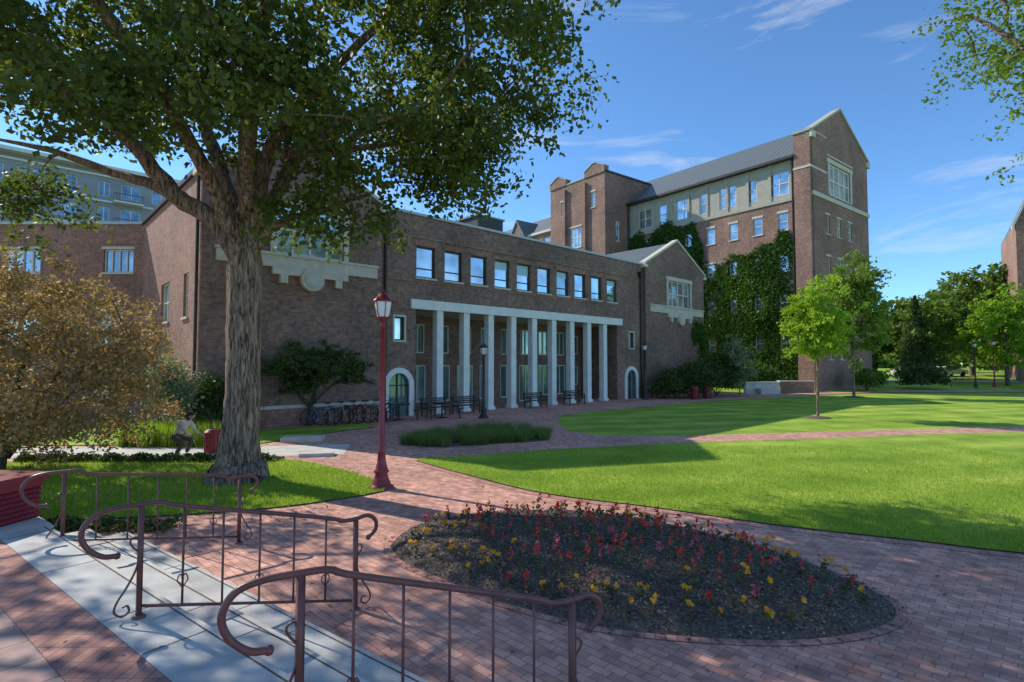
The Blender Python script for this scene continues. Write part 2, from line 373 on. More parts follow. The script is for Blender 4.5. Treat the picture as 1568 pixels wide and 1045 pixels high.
# steps and landing
n_=(.6,.8); s_=(.8,-.6)
FS=Fr((0,0),s_,n_)
st=empty('stone_steps',FS.p(-4,2.4,.2))
mb=MB()
x0,x1=-9.3,9
mb.box(FS,x0,x1,1.63,2.13,0,.452,'step'); mb.box(FS,x0+.001,x1-.001,2.131,2.58,0,.30,'step')
mb.box(FS,x0+.002,x1-.002,2.581,3.03,0,.15,'step'); mb.box(FS,x0,x1,3.04,3.2,0,.016,'step')
mb.build('treads',st)
mb=MB()
for k in range(13):
    a=x0+.3+k*1.45
    for b0,b1,z in ((1.64,2.13,.452),(2.14,2.58,.30),(2.59,3.03,.15)):
        o=.3*((k*7+int(z*100))%3); mb.box(FS,a+o,a+o+.012,b0,b1-.002,z,z+.002,'soil')
for b0,z in ((2.13,.452),(2.58,.30),(3.03,.15)):
    mb.box(FS,x0+.01,x1-.01,b0-.03,b0+.012,z-.03,z+.003,'conc')
    mb.box(FS,x0+.01,x1-.01,b0-.045,b0-.031,z,z+.0025,'soil')
mb.build('joints_and_nosings',st)
mb=MB(); mb.box(FS,x0,x1,-9,1.628,0,.446,'bigpaver'); mb.box(FS,x0+.002,x1-.002,1.2,1.625,.01,.45,'border'); mb.box(FS,-14,x0-.002,-9,2.2,0,.44,'conc'); mb.build('upper_landing')

# ---------------------------------------------------------------- main hall
e=(.728,.686); bb=(-.686,.728); P0=(-6.1,26.2)
F=Fr(P0,e,bb)
hall=empty('brick_academic_building',F.p(10,5,0))
mb=MB(); det=MB()
ops=[]; W=[]
for i in range(10):
    c=2.28+1.77*i; ops.append((c-.575,c+.575,7.0,8.6)); W.append((ops[-1],.55 if i in(0,1,2,3) else .7 if i%3 else .45))
port=(1.7,18.8,-.05,5.35)
sw=[(.45,1.0,3.75,4.9),(20.3,20.85,3.75,4.9)]
dr=[(.15,1.3,-.04,2.13),(19.95,21.1,-.03,2.13)]
A_ops=ops+sw+dr+[port]
wall(mb,F,-.4,22.1,-.1,10.15,A_ops,'brick')
for (o,bl) in W:
    window(det,F,*o,nx=1,nz=1,blind=bl*.6 if rng.random()<.6 else 0,fk='dframe',w=.07)
    det.box(F,o[0]+.1,o[1]-.1,.1,.15,o[2]+.45,o[2]+.5,'dframe')
    det.box(F,o[0]-.12,o[1]+.12,-.035,.03,o[3]+.03,o[3]+.24,'brickred')
for o in sw: 
    window(det,F,*o,fk='dframe')
    det.box(F,o[0]-.1,o[0]-.004,-.05,.03,o[2]-.02,o[3]+.1,'stone'); det.box(F,o[1]+.004,o[1]+.1,-.05,.03,o[2]-.02,o[3]+.1,'stone'); det.box(F,o[0]-.002,o[1]+.002,-.052,.03,o[3]+.002,o[3]+.1,'stone')
for o in dr:
    c=(o[0]+o[1])/2
    det.poly([F.p(o[0],.17,0),F.p(o[1],.17,0),F.p(o[1],.17,2.13),F.p(o[0],.17,2.13)],'glass2')
    det.box(F,c-.03,c+.03,.1,.165,0,2.13,'dframe'); det.box(F,o[0],o[1],.09,.16,1.5,1.56,'dframe')
    K=12; prev=None
    for i in range(K+1):
        t=math.pi*i/K; inn=(c+.58*math.cos(t),1.55+.58*math.sin(t)); out=(c+.85*math.cos(t),1.55+.85*math.sin(t))
        if prev: det.ext([F.p(prev[0][0],-.07,prev[0][1]),F.p(prev[1][0],-.07,prev[1][1]),F.p(out[0],-.07,out[1]),F.p(inn[0],-.07,inn[1])],(bb[0]*.1,bb[1]*.1,0),'white')
        prev=(inn,out)
    for sg in(-1,1):
        x=sorted([c+sg*.58,c+sg*.85]); det.box(F,x[0],x[1],-.07,.03,0,1.549,'white')
det.box(F,1.35,19.3,-.14,.35,5.36,5.84,'white')
for i in range(9):
    c=3.165+1.77*i; det.box(F,c-.2,c+.2,-.06,.34,.18,5.355,'white'); det.box(F,c-.26,c+.26,-.12,.40,0,.178,'white')
mb.poly([F.p(1.7,.18,5.34),F.p(18.8,.18,5.34),F.p(18.8,3.4,5.34),F.p(1.7,3.4,5.34)],'stone')
for a in(1.7,18.8): mb.poly([F.p(a,.18,0),F.p(a,3.4,0),F.p(a,3.4,5.34),F.p(a,.18,5.34)],'brick')
po=[]
for i in range(10):
    c=2.28+1.77*i
    if i in(3,6): po.append((c-.62,c+.62,0.02,2.5)); po.append((c-.5,c+.5,3.2,4.9))
    elif i in(0,9): po.append((c-.3,c+.3,1,2.4)); po.append((c-.3,c+.3,3.3,4.7))
    else: po.append((c-.6,c+.6,.35,2.5)); po.append((c-.5,c+.5,3.2,4.9))
wall(mb,F,1.7,18.8,0,5.34,po,'brick',b=3.4,depth=.12)
for o in po:
    window(det,F,*o,b=3.4,depth=.12,nx=2 if o[1]-o[0]>.9 else 1,nz=1,fk='white' if o[2]<.2 else 'frame',gk='glass2',w=.07,sill=None)
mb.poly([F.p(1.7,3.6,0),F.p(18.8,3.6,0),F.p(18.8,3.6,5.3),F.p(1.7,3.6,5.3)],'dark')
det.box(F,-.4,22.1,-.1,.4,10.15,10.28,'cap'); det.box(F,-.4,22.1,-.055,.02,9.0,9.08,'brickred'); 
det.box(F,-.4,22.1,-.04,.02,6.75,6.82,'brickred')
for (a0,a1,am,ze,zp,bo) in ((-8.1,-.4,-4.1,10.15,12.0,-.25),(22.1,31.2,26.7,10.25,12.6,-.3)):
    wz=(7.2,9.3)
    if a0<0: am2=am+.25; o=(am2-1.5,am2+1.5,*wz)
    else: am2=am+.3; o=(am2-1.75,am2+1.75,*wz)
    wall(mb,F,a0,a1,-.1,ze,[o],'brick',b=bo)
    mb.poly([F.p(a0,bo,ze),F.p(a1,bo,ze),F.p(am,bo,zp)],'brick')
    mb.poly([F.p(a1,bo,-.1),F.p(a1,0.2,-.1),F.p(a1,.2,ze),F.p(a1,bo,ze)],'brick'); 
    if a0>0: mb.poly([F.p(a0,bo,-.1),F.p(a0,0.2,-.1),F.p(a0,.2,ze),F.p(a0,bo,ze)],'brick')
    window(det,F,*o,b=bo,nx=4,nz=2,w=.09,sill=None)
    for x in (o[0]-.22,o[1]+.002): det.box(F,x,x+.218,bo-.08,bo+.05,7.2,9.3,'stone')
    det.box(F,o[0]-.3,o[1]+.3,bo-.1,bo+.05,9.302,9.6,'stone')
    det.box(F,a0+.5,a1-.3,bo-.12,bo+.05,6.6,7.08,'stone'); det.box(F,a0+.45,a1-.25,bo-.18,bo+.04,7.082,7.19,'stone')
    det.box(F,o[0]-.15,o[1]+.15,bo-.2,bo+.04,6.3,6.598,'stone')
    for x in(o[0]+.3,o[1]-.3): det.box(F,x-.15,x+.15,bo-.24,bo+.04,5.95,6.3,'stone')
    K=24; c=am2; zc=6.2
    det.ext([F.p(c+.5*math.cos(2*math.pi*i/K),bo-.3,zc+.5*math.sin(2*math.pi*i/K)) for i in range(K)],(bb[0]*.35,bb[1]*.35,0),'stone')
    det.ext([F.p(c+.36*math.cos(2*math.pi*i/K),bo-.33,zc+.36*math.sin(2*math.pi*i/K)) for i in range(K)],(bb[0]*.02,bb[1]*.02,0),'conc')
    for (xa,xb) in ((a0-.2,am),(a1+.2,am)):
        det.ext([F.p(xa,bo-.12,ze-.06),F.p(xb,bo-.12,zp+.02),F.p(xb,bo-.12,zp+.2),F.p(xa,bo-.12,ze+.12)],(bb[0]*.5,bb[1]*.5,0),'stone')
    for sx in (a0-.25,a1-.15): det.box(F,sx,sx+.4,bo-.16,bo+.42,ze-.32,ze-.07,'stone')
    bk=9
    mb.poly([F.p(a0,bo+.2,ze),F.p(am,bo+.2,zp),F.p(am,bk,zp),F.p(a0,bk,ze)],'roof')
    mb.poly([F.p(a1,bo+.2,ze),F.p(am,bo+.2,zp),F.p(am,bk,zp),F.p(a1,bk,ze)],'roof')
    det.box(F,a0+.02,a1-.02,bo-.06,bo+.05,.72,.86,'stone')
    mb.box(F,a0-.03,a1+.02,bo-.03,bo+.05,-.05,.7,'brickred')
FL=Fr(F.p(-8.1,-.25,0)[:2],bb,e)
so=[(5.2,6.9,4.5,6.3),(5.2,6.9,1.4,3.0),(1.8,2.6,4.5,6.3)]
wall(mb,FL,0,11.8,-.1,10.1,so,'brickred')
for o in so: window(det,FL,*o,nx=2,nz=2)
det.box(FL,0,11.8,-.12,.2,10.1,10.3,'metal')
det.tube([FL.p(.25,-.08,0),FL.p(.25,-.08,10)],.06,'metal',6); 
mb.poly([F.p(31.2,0.2,-.1),F.p(31.2,18,-.1),F.p(31.2,18,10.2),F.p(31.2,.2,10.2)],'brick')
mb.poly([F.p(-8.1,18,-.1),F.p(31.2,18,-.1),F.p(31.2,18,10),F.p(-8.1,18,10)],'brick')
mb.poly([F.p(-8.1,11.5,-.1),F.p(-8.1,18,-.1),F.p(-8.1,18,10),F.p(-8.1,11.5,10)],'brick')
mb.poly([F.p(-8.1,.1,9.8),F.p(31.2,.1,9.8),F.p(31.2,18,9.8),F.p(-8.1,18,9.8)],'metal')
for a in(-.1,21.75):
    det.tube([F.p(a,-.1,0),F.p(a,-.1,9.2)],.07,'metal',6); det.ext([F.p(a-.3,-.3,9.55),F.p(a+.3,-.3,9.55),F.p(a+.14,-.2,9.1),F.p(a-.14,-.2,9.1)],(bb[0]*.28,bb[1]*.28,0),'metal')
mb.box(F,9.9,12.2,5,7.5,9.8,12.7,'metal'); mb.box(F,9.8,12.3,4.9,7.6,12.7,12.82,'apt'); mb.box(F,7.9,9.4,6,8,9.8,12.0,'metal')
mb.build('walls',hall); det.build('trim_and_windows',hall)

# left brick wing
FW=Fr((-19.9,29.0),(-1,0),(0,1))
wing=empty('brick_wing_building',(-25,30,0)); mb=MB(); det=MB()
wo=[(.5,2.1,7.5,8.75),(5.5,7.5,7.5,8.75),(1,2.4,3.5,5.2),(5.5,7.5,3.5,5.2),(1,2.4,.8,2.3)]
wall(mb,FW,-1.5,16,-.1,10.1,wo,'brickred')
for o in wo:
    window(det,FW,*o,nx=4 if o[2]>7 else 2,nz=2 if o[2]<7 else 1,w=.07)
    det.box(FW,o[0]-.1,o[1]+.1,-.05,.04,o[3]+.002,o[3]+.15,'stone')
det.box(FW,-1.5,16,-.1,.3,10.1,10.25,'cap')
mb.poly([FW.p(-1.5,0.3,10.0),FW.p(16,.3,10),FW.p(16,14,10),FW.p(-1.5,14,10)],'metal')
for a in (-1.5,16): mb.poly([FW.p(a,0,-.1),FW.p(a,14,-.1),FW.p(a,14,10.1),FW.p(a,0,10.1)],'brickred')
mb.poly([FW.p(-1.5,14,0),FW.p(16,14,0),FW.p(16,14,10.1),FW.p(-1.5,14,10.1)],'brickred')
mb.build('walls',wing); det.build('trim_and_windows',wing)

# apartment block
FA=Fr((-45.7,80),(-.728,-.686),(-.686,.728))
apt=empty('apartment_building',(-60,66,0)); mb=MB(); det=MB(); ao=[]
for r in range(8):
    for c in range(16): 
        w=2.3 if c%3 else 1.3
        ao.append((1+c*3.5,1+c*3.5+w,1.2+r*3.4,3.2+r*3.4))
wall(mb,FA,0,58,0,28.3,ao,'apt',depth=.3)
for o in ao: window(det,FA,*o,depth=.3,nx=2,nz=1,w=.12,fk='slab',gk='aptglass',sill=None)
for r in range(9): det.box(FA,-.3,58,-.25,.02,.35+r*3.4,.6+r*3.4,'slab')
for c in range(6): 
    for r in range(1,8):
        det.box(FA,7.9+c*10.5,11.3+c*10.5,-1.4,-.26,.36+r*3.4,.58+r*3.4,'slab'); det.box(FA,7.9+c*10.5,11.3+c*10.5,-1.4,-1.36,1.5+r*3.4,1.6+r*3.4,'dframe')
        for q in range(12): det.box(FA,7.95+c*10.5+q*.3,7.99+c*10.5+q*.3,-1.39,-1.37,.58+r*3.4,1.5+r*3.4,'dframe')
det.box(FA,-1.2,58,-1.5,2,28.3,28.75,'slab')
mb.poly([FA.p(0,0,0),FA.p(0,16,0),FA.p(0,16,28.3),FA.p(0,0,28.3)],'apt'); mb.poly([FA.p(0,0,28.3),FA.p(58,0,28.3),FA.p(58,16,28.3),FA.p(0,16,28.3)],'apt')
mb.build('walls',apt); det.build('trim_and_windows',apt)

# tall ivy building
e2=(.790,.613); b2=(-.613,.790); C=(27.8,49.5)
FG=Fr(C,e2,b2); FI=Fr(C,b2,e2)
tall=empty('ivy_covered_brick_building',(30,58,0)); mb=MB(); det=MB()
go=[(3.6,8.6,18.9,22.0)]+[(2.6+i*2.6,3.5+i*2.6,z,z+1.8) for i in range(3) for z in (15,11,7,3)]
wall(mb,FG,0,13.2,-.1,24.3,go,'brickfar',b=0)
window(det,FG,*go[0],nx=4,nz=2,w=.16)
for x in(3.3,8.602): det.box(FG,x,x+.298,-.08,.05,18.9,22,'stone')
det.box(FG,3.1,9.1,-.1,.05,22.002,22.4,'stone'); det.box(FG,3.1,9.1,-.1,.03,22.6,22.75,'stone')
for o in go[1:]: window(det,FG,*o,nx=1,nz=2,w=.08); det.box(FG,o[0]-.1,o[1]+.1,-.04,.05,o[3]+.002,o[3]+.2,'stone')
det.box(FG,-.1,13.3,-.12,.05,18.2,18.6,'stone')
mb.poly([FG.p(0,0,24.3),FG.p(13.2,0,24.3),FG.p(6.3,0,27.9)],'brickfar')
for xa in(-.3,13.5): det.ext([FG.p(xa,-.15,24.15),FG.p(6.3,-.15,27.92),FG.p(6.3,-.15,28.15),FG.p(xa,-.15,24.38)],(b2[0]*.9,b2[1]*.9,0),'panel')
for xa in(-.35,12.8): det.box(FG,xa,xa+.75,-.2,.8,23.6,24.14,'stone')
mb.box(FI,.05,1.5,-.35,3.2,-.1,24.2,'brickfar'); det.box(FI,-.05,1.6,-.45,3.2,24.2,24.4,'panel'); det.box(FI,-.02,1.56,-.4,3.2,20.8,21.0,'stone')
mb.box(FI,.2,1.4,2.2,5,24.2,25.6,'brickfar')
iw=[]
for t in(2.3,4.8,7.4,10.0,12.7,15.4,18.2):
    for z in (15.4,11.5,7.6,3.7,.6): iw.append((t,t+.95,z,z+1.7))
wall(mb,FI,1.5,21.7,-.1,18.1,iw,'brickfar')
for o in iw: window(det,FI,*o,nx=1,nz=2,w=.08,sill='stone'); det.box(FI,o[0]-.08,o[1]+.08,-.04,.05,o[3]+.002,o[3]+.22,'stone')
cw=[(t,t+1.9 if i%2==0 else t+1.1,18.9,21.2) for i,t in enumerate((2.2,5.4,7.6,10.8,13,16.2,18.4))]
wall(mb,FI,1.5,21.7,18.4,22.1,cw,'panel',b=.15)
for o in cw: window(det,FI,*o,b=.15,nx=2 if o[1]-o[0]>1.5 else 1,nz=2,w=.09,fk='frame',sill=None)
det.box(FI,1.5,21.7,-.1,.3,18.1,18.4,'panel'); det.box(FI,1.5,21.9,-.5,.4,22.1,22.35,'metal')
for t in range(9): det.box(FI,1.6+t*2.3,1.9+t*2.3,.06,.149,18.4,22.1,'panel')
mb.poly([FI.p(1.5,-.45,22.35),FI.p(24,-.45,22.35),FI.p(24,6.3,27.1),FI.p(1.5,6.3,27.1)],'roof')
mb.poly([FI.p(1.5,13.2,22.35),FI.p(24,13.2,22.35),FI.p(24,6.3,27.1),FI.p(1.5,6.3,27.1)],'roof')
mb.poly([FG.p(13.2,0,-.1),FG.p(13.2,24,-.1),FG.p(13.2,24,22.4),FG.p(13.2,0,24.3)],'brickfar')
mb.poly([FI.p(24,-.1,0),FI.p(24,13.2,0),FI.p(24,13.2,22.3),FI.p(24,6.3,27.1),FI.p(24,-.1,22.3)],'brickfar')
det.tube([FI.p(1.75,-.12,.2),FI.p(1.75,-.12,22)],.1,'metal',6)
T0=FI.p(21.7,-4.3,0)[:2]; FT=Fr(T0,b2,e2); FT2=Fr(T0,e2,b2)
to=[(1.6,2.3,21.7,23.6),(6.9,7.6,21.7,23.6),(4.0,6.0,17.2,19.8),(4.4,5.4,12,14)]
wall(mb,FT,0,9.7,-.1,25.6,to,'brickfar')
for o in to: window(det,FT,*o,nx=3 if o[1]-o[0]>1.5 else 1,nz=2,w=.12); det.box(FT,o[0]-.15,o[1]+.15,-.05,.05,o[3]+.002,o[3]+.2,'stone')
for (a0,a1,zt) in ((0,3.3,26.8),(6.6,9.7,26.8)):
    am=(a0+a1)/2
    mb.ext([FT.p(a0,-.12,25.6),FT.p(a1,-.12,25.6),FT.p(a1,-.12,zt-.5),FT.p(am+.25,-.12,zt+.2),FT.p(am-.25,-.12,zt+.2),FT.p(a0,-.12,zt-.5)],(e2[0]*.8,e2[1]*.8,0),'brickfar')
    det.box(FT,am-.3,am+.3,-.2,.75,zt+.2,zt+.3,'panel')
    for sg in(-1,1):
        xa=a0 if sg<0 else a1
        det.ext([FT.p(xa,-.18,zt-.5),FT.p(am+sg*.25,-.18,zt+.2),FT.p(am+sg*.25,-.18,zt+.3),FT.p(xa+sg*.1,-.18,zt-.4)],(e2[0]*.9,e2[1]*.9,0),'panel')
det.box(FT,3.3,6.6,-.08,.5,25.6,25.75,'panel')
mb.box(FT,3.0,3.3,-.35,0,0,25.0,'brickfar'); mb.box(FT,6.6,6.9,-.35,0,0,25.0,'brickfar')
so2=[(1.9,2.6,17.5,20)]
wall(mb,FT2,0,9,-.1,25.6,so2,'brickfar'); window(det,FT2,*so2[0],nx=1,nz=2,w=.1); det.box(FT2,-.1,9,-.1,.3,25.6,25.85,'metal')
mb.poly([FT.p(0,0,25.5),FT.p(9.7,0,25.5),FT.p(9.7,9,25.5),FT.p(0,9,25.5)],'metal'); mb.poly([FT.p(9.7,0,0),FT.p(9.7,9,0),FT.p(9.7,9,25.6),FT.p(9.7,0,25.6)],'brickfar')
det.tube([FT2.p(4.1,-.12,0),FT2.p(4.1,-.12,22)],.1,'metal',6)
FR=Fr(FT.p(9.7,1.0,0)[:2],b2,e2)
ro=[(1+i*2.6,2.6+i*2.6,18.0,20.0) for i in range(8)]
wall(mb,FR,0,22,-.1,20.6,ro,'brickfar')
for o in ro: window(det,FR,*o,nx=2,nz=1,w=.12)
det.box(FR,0,22,-.3,.2,20.6,20.9,'slab')
mb.poly([FR.p(0,-.3,20.9),FR.p(22,-.3,20.9),FR.p(22,5,24.6),FR.p(0,5,24.6)],'roof'); mb.poly([FR.p(0,10,20.9),FR.p(22,10,20.9),FR.p(22,5,24.6),FR.p(0,5,24.6)],'roof')
mb.ext([FR.p(6,-.8,20.6),FR.p(9,-.8,20.6),FR.p(7.5,-.8,23)],(e2[0]*5,e2[1]*5,0),'brickfar')
for sg in(-1,1): det.ext([FR.p(7.5+sg*1.8,-.95,20.45),FR.p(7.5,-.95,23.05),FR.p(7.5,-.95,23.4),FR.p(7.5+sg*1.8,-.95,20.8)],(e2[0]*5,e2[1]*5,0),'roof')
mb.build('walls',tall); det.build('trim_and_windows',tall)
# ivy : random overlapping lobes so the mass has an irregular outline
n=140000; t=1.55+rng.random(n)*21.5; z=rng.random(n)*20
top=np.interp(t,[1.6,2.4,3.2,4.2,5.2,6.5,8,9.5,11,12.4,14,16,18,20,22.6],[14.2,16.2,17.0,16.0,14.6,13.6,14.5,14.2,15.8,18.6,18.0,19.4,18.7,18.9,17.4])
lob=np.zeros(n)
for i in range(70):
    cx,cz,rr_=1.5+rng.random()*21,rng.random()*19,.5+rng.random()*1.3
    lob+=(.9 if i%2 else -.9)*np.exp(-((t-cx)**2+((z-cz)*.8)**2)/rr_**2)
dens=np.clip((top+lob*1.3-z)/.9,0,1)*np.clip(1.0+.18*lob,0,1)
thin=(z>9.5)&(t>1.5)&(t<11.5); dens[thin]*=np.clip(.85+.8*lob[thin],.22,1)
for o in iw: 
    inside=(t>o[0]+.02)&(t<o[1]-.02)&(z>o[2]+.15)&(z<o[3]-.02); dens[inside]*=.04 if rng.random()<.75 else .5
k=rng.random(n)<dens*.8; t=t[k];z=z[k];lob=lob[k]
bulge=-.06-.5*rng.random(len(t))*np.clip(.5+.4*lob,.2,1)
X=FI.o[0]+t*FI.ex[0]+bulge*FI.ey[0]; Y=FI.o[1]+t*FI.ex[1]+bulge*FI.ey[1]
lv=.42+.25*lob+.4*(rng.random(len(t))-.5)
leafmesh('ivy_vine',np.stack([X,Y,z],1),.25,'ivy',lv=lv,aspect=.8)
t=rng.random(2600); a=29.2+2.2*t+rng.normal(size=2600)*.25; zz=4.8+1.6*np.sin(t*5)*.4+rng.normal(size=2600)*.35
zz[:900]=rng.random(900)*6; a[:900]=30.6+rng.normal(size=900)*.35
leafmesh('ivy_vine',np.array([F.p(a[i],-.36-.1*rng.random(),max(.1,zz[i])) for i in range(2600)]),.2,'ivy',aspect=.8)

# right far brick building
FB=Fr((57.4,61.2),(.8,-.6),(.6,.8)); rt=empty('brick_gabled_building',(63,63,0)); mb=MB(); det=MB()
bo_=[(1.5+i*3.2,2.9+i*3.2,z,z+2.2) for i in range(3) for z in(14,9,4)]
wall(mb,FB,0,12,0,18.5,bo_,'brickfar')
for o in bo_: window(det,FB,*o,nx=2,nz=2,w=.12)
mb.poly([FB.p(0,0,18.5),FB.p(12,0,18.5),FB.p(6,0,33)],'brickfar')
for xa in(-.3,12.3): det.ext([FB.p(xa,-.15,18.0),FB.p(6,-.15,33),FB.p(6,-.15,33.4),FB.p(xa,-.15,18.4)],(FB.ey[0]*.9,FB.ey[1]*.9,0),'conc')
mb.poly([FB.p(0,0,0),FB.p(0,14,0),FB.p(0,14,18.5),FB.p(0,0,18.5)],'brickfar')
for a in(0,12): mb.poly([FB.p(a,.1,18.5),FB.p(a,14,18.5),FB.p(6,14,33),FB.p(6,.1,33)],'roof')
mb.build('walls',rt); det.build('trim_and_windows',rt)

# ---------------------------------------------------------------- trees
def clumps(c,r,n,shell=.35,keep=None):
    out=[]
    while len(out)<n:
        p=rng.normal(size=3); p/=np.linalg.norm(p); rr=(shell+(1-shell)*rng.random())**.6; p=p*rr
        q=np.array(c)+p*np.array(r)
        if keep is None or keep(q): out.append(q)
    return out
def tree(name,base,limbs,cl,crad,nleaf,lsize,leafk,barkk='bark',lseg=10,twig=.02,droop=.15,squash=.7,lvb=.5,flute=0):
    root=empty(name,base); mb=MB(); nodes=[]
    for li,L in enumerate(limbs):
        pts=catm([l[:3] for l in L],5); rr=np.interp(np.linspace(0,len(L)-1,len(pts)),range(len(L)),[l[3] for l in L])
        pts=[p+rng.normal(size=3)*rr[i]*(.02 if li==0 else .12) if 0<i<len(pts)-1 else p for i,p in enumerate(pts)]
        mb.tube(pts,list(rr),barkk,lseg*2 if li==0 and flute else lseg,flute=flute if li==0 else flute*.6)
        nodes+= [(p,rr[i]) for i,p in enumerate(pts) if rr[i]<max(.25,limbs[0][0][3]*.6)]
    NP=np.array([q[0] for q in nodes])
    LC=[];LV=[]
    order=sorted(range(len(cl)),key=lambda i:np.min(np.linalg.norm(NP-cl[i],axis=1)))
    for i in order:
        c=cl[i]; d=np.linalg.norm(NP-c,axis=1)+np.maximum(0,NP[:,2]-c[2])*1.2; j=int(np.argmin(d)); p=NP[j]
        mid=(p+c)/2+np.array([0,0,np.linalg.norm(c-p)*.12])+rng.normal(size=3)*.06*np.linalg.norm(c-p)
        r0=twig*(1+.6*np.linalg.norm(c-p)); pts=catm([p,mid,c],3); mb.tube(pts,list(np.linspace(r0,twig*.3,len(pts))),barkk,5,cap=False)
        NP=np.vstack([NP,np.array(pts[2:])])
        R=crad*(.6+.8*rng.random()); m=int(nleaf*(R/crad)**2)
        q=rng.normal(size=(m,3))*np.array([R,R,R*squash])*.45
        tuft=rng.normal(size=(8,3))*np.array([R,R,R*squash])*.6; q=q*.5+tuft[rng.integers(0,8,m)]
        q[:,2]-=droop*np.hypot(q[:,0],q[:,1])
        LC.append(q+c); lv0=lvb+.3*(rng.random()-.5); LV.append(lv0+.5*(rng.random(m)-.5))
    mb.build('trunk_and_branches',root,smooth=True)
    leafmesh('foliage',np.vstack(LC),lsize,leafk,root,lv=np.concatenate(LV))
    return root
T=[(-6.05,12.1,-.05,.72),(-6.05,12.1,.15,.58),(-6.05,12.1,.5,.45),(-6.02,12.1,1.1,.385),(-5.98,12.1,2.2,.35),(-6.0,12.1,3.6,.345),(-6.0,12.1,4.7,.36),(-6.0,12.1,5.3,.3)]
big=[T,
 [(-6.05,12.1,4.5,.26),(-6.42,12.0,5.55,.22),(-7.43,11.8,6.35,.18),(-8.44,11.5,7.6,.14),(-9.9,11,8.7,.10),(-11.3,10.5,9.6,.06),(-12.6,10,10.4,.03)],
 [(-7.0,11.9,6.0,.16),(-7.9,12.3,6.55,.13),(-9.6,12.8,7.2,.10),(-11.3,13,7.8,.07),(-13,13.2,8.2,.03)],
 [(-6.05,12.1,4.8,.22),(-6.3,12.3,5.9,.19),(-6.85,12.5,7.2,.16),(-7.4,12.7,8.5,.13),(-8,12.8,10.2,.09),(-8.5,13,12.5,.05),(-8.6,13,14,.02)],
 [(-6.0,12.1,4.8,.27),(-5.93,12.1,6.3,.23),(-6.0,12.1,8.05,.19),(-5.77,12.2,9.8,.15),(-5.5,12,13,.09),(-5.5,12,15.5,.03)],
 [(-5.95,12.1,4.9,.22),(-5.72,12,5.9,.18),(-5.4,11.8,7.2,.15),(-4.5,11.5,8.3,.12),(-3.2,11.2,9.4,.09),(-1.9,10.8,10.4,.06),(-.6,10.5,11.2,.03)],
 [(-5.85,12.1,4.9,.12),(-5.55,12,5.4,.10),(-5.1,11.9,5.75,.08),(-4.1,11.8,6.0,.05),(-3.0,11.6,6.3,.03)],
 [(-5.95,12.2,5.2,.18),(-5.2,13.2,7.8,.14),(-3.7,14.2,9.4,.10),(-1.7,14.8,10.3,.04)],
 [(-6,12,5.2,.17),(-6.8,10.4,7.8,.13),(-7.8,8.8,9.8,.08),(-8.6,7.6,11,.04)],
 [(-5.95,11.95,5.8,.16),(-5,10.3,8.4,.12),(-3.7,8.9,10.4,.07),(-2.6,8,11.6,.03)],
 [(-5.4,11.8,7.2,.11),(-4.0,12.3,7.5,.08),(-2.2,12.6,7.9,.05),(-.9,12.7,8.2,.02)]]
def keepb(q):
    rho=math.hypot(q[0]+6,q[1]-12.1); sl=(q[2]-2.6)/q[1]
    lim=.44 if q[0]<-6.6 else (.40 if q[0]<-5.2 else (.31 if q[0]<-2.5 else .33))
    if sl<lim: return False
    if q[2]<6.2: return False
    if q[2]<7.6 and rho<2.2: return False
    if q[1]<8.0 and q[2]<8.5: return False
    if q[2]>12.2 and rng.random()<.75: return False
    return True
cl=clumps((-6.2,11.6,10.0),(7.5,4.5,4.2),215,.35,keepb)
cl+= [np.array(p) for p in [(-4.6,11.8,5.75),(-4.2,11.9,5.95),(-3.6,11.7,6.2),(-11.6,13,7.0),(-11.2,12.8,6.7),(-11.9,12.9,6.3),(-12.5,13,6.6),(-1.4,12.6,7.0),(-2.2,12.6,6.8),(-.7,12.5,7.3),(-2.9,12.2,6.7),(-5.0,11.8,6.0),(-1.0,12.3,8),(-.3,12,8.6),(.2,11.8,9.6),(.5,11.6,10.4),(-.2,12.2,7.7),(.3,11.9,9.0),(-1.2,12.5,7.4),(.7,11.5,10.9)]]
tree('shade_tree',(-6.05,12.1,0),big,cl,.85,290,.145,'leaf',lseg=16,flute=.035)

def auto(name,base,h,cr,cz,cy,ncl,crad,nleaf,ls,lk,bk='bark',tr=.12,shell=.25,nl=6,squash=.7,lvb=.5):
    bx,by=base; z0=float(H(bx,by)); zb=cz-cr[2]*.75+z0
    limbs=[[(bx,by,z0-.05,tr*1.5),(bx,by,z0+.3,tr),(bx+rng.normal()*.1,by+rng.normal()*.1,max(zb,z0+.4),tr*.85),(bx+cy[0]*.5,by+cy[1]*.5,z0+cz,tr*.55),(bx+cy[0],by+cy[1],z0+cz+cr[2]*.85,tr*.15)]]
    for i in range(nl):
        a=i*2.4+rng.random(); zz=zb+(cz+z0-zb)*(i/nl)*.9
        limbs.append([(bx,by,zz,tr*.5),(bx+math.cos(a)*cr[0]*.35,by+math.sin(a)*cr[1]*.35,zz+cr[2]*.35,tr*.3),(bx+cy[0]+math.cos(a)*cr[0]*.75,by+cy[1]+math.sin(a)*cr[1]*.75,zz+cr[2]*.7,tr*.1)])
    cl=clumps((bx+cy[0],by+cy[1],z0+cz),cr,ncl,shell)
    return tree(name,(bx,by,z0),limbs,cl,crad,nleaf,ls,lk,bk,8,tr*.12,squash=squash,lvb=lvb)
auto('shade_tree',(-15.6,8.6),14,(5.0,4.6,3.6),8.8,(0,0),62,.75,210,.15,'leaf',tr=.3)
auto('shade_tree',(16.5,12.4),14,(5.6,5,4.3),11.9,(0,0),190,.8,200,.13,'leafm',tr=.3,lvb=.7)
auto('young_tree',(14.6,26.0),8,(1.15,1.15,2.3),4.8,(0,0),60,.45,200,.15,'leafy',tr=.07)
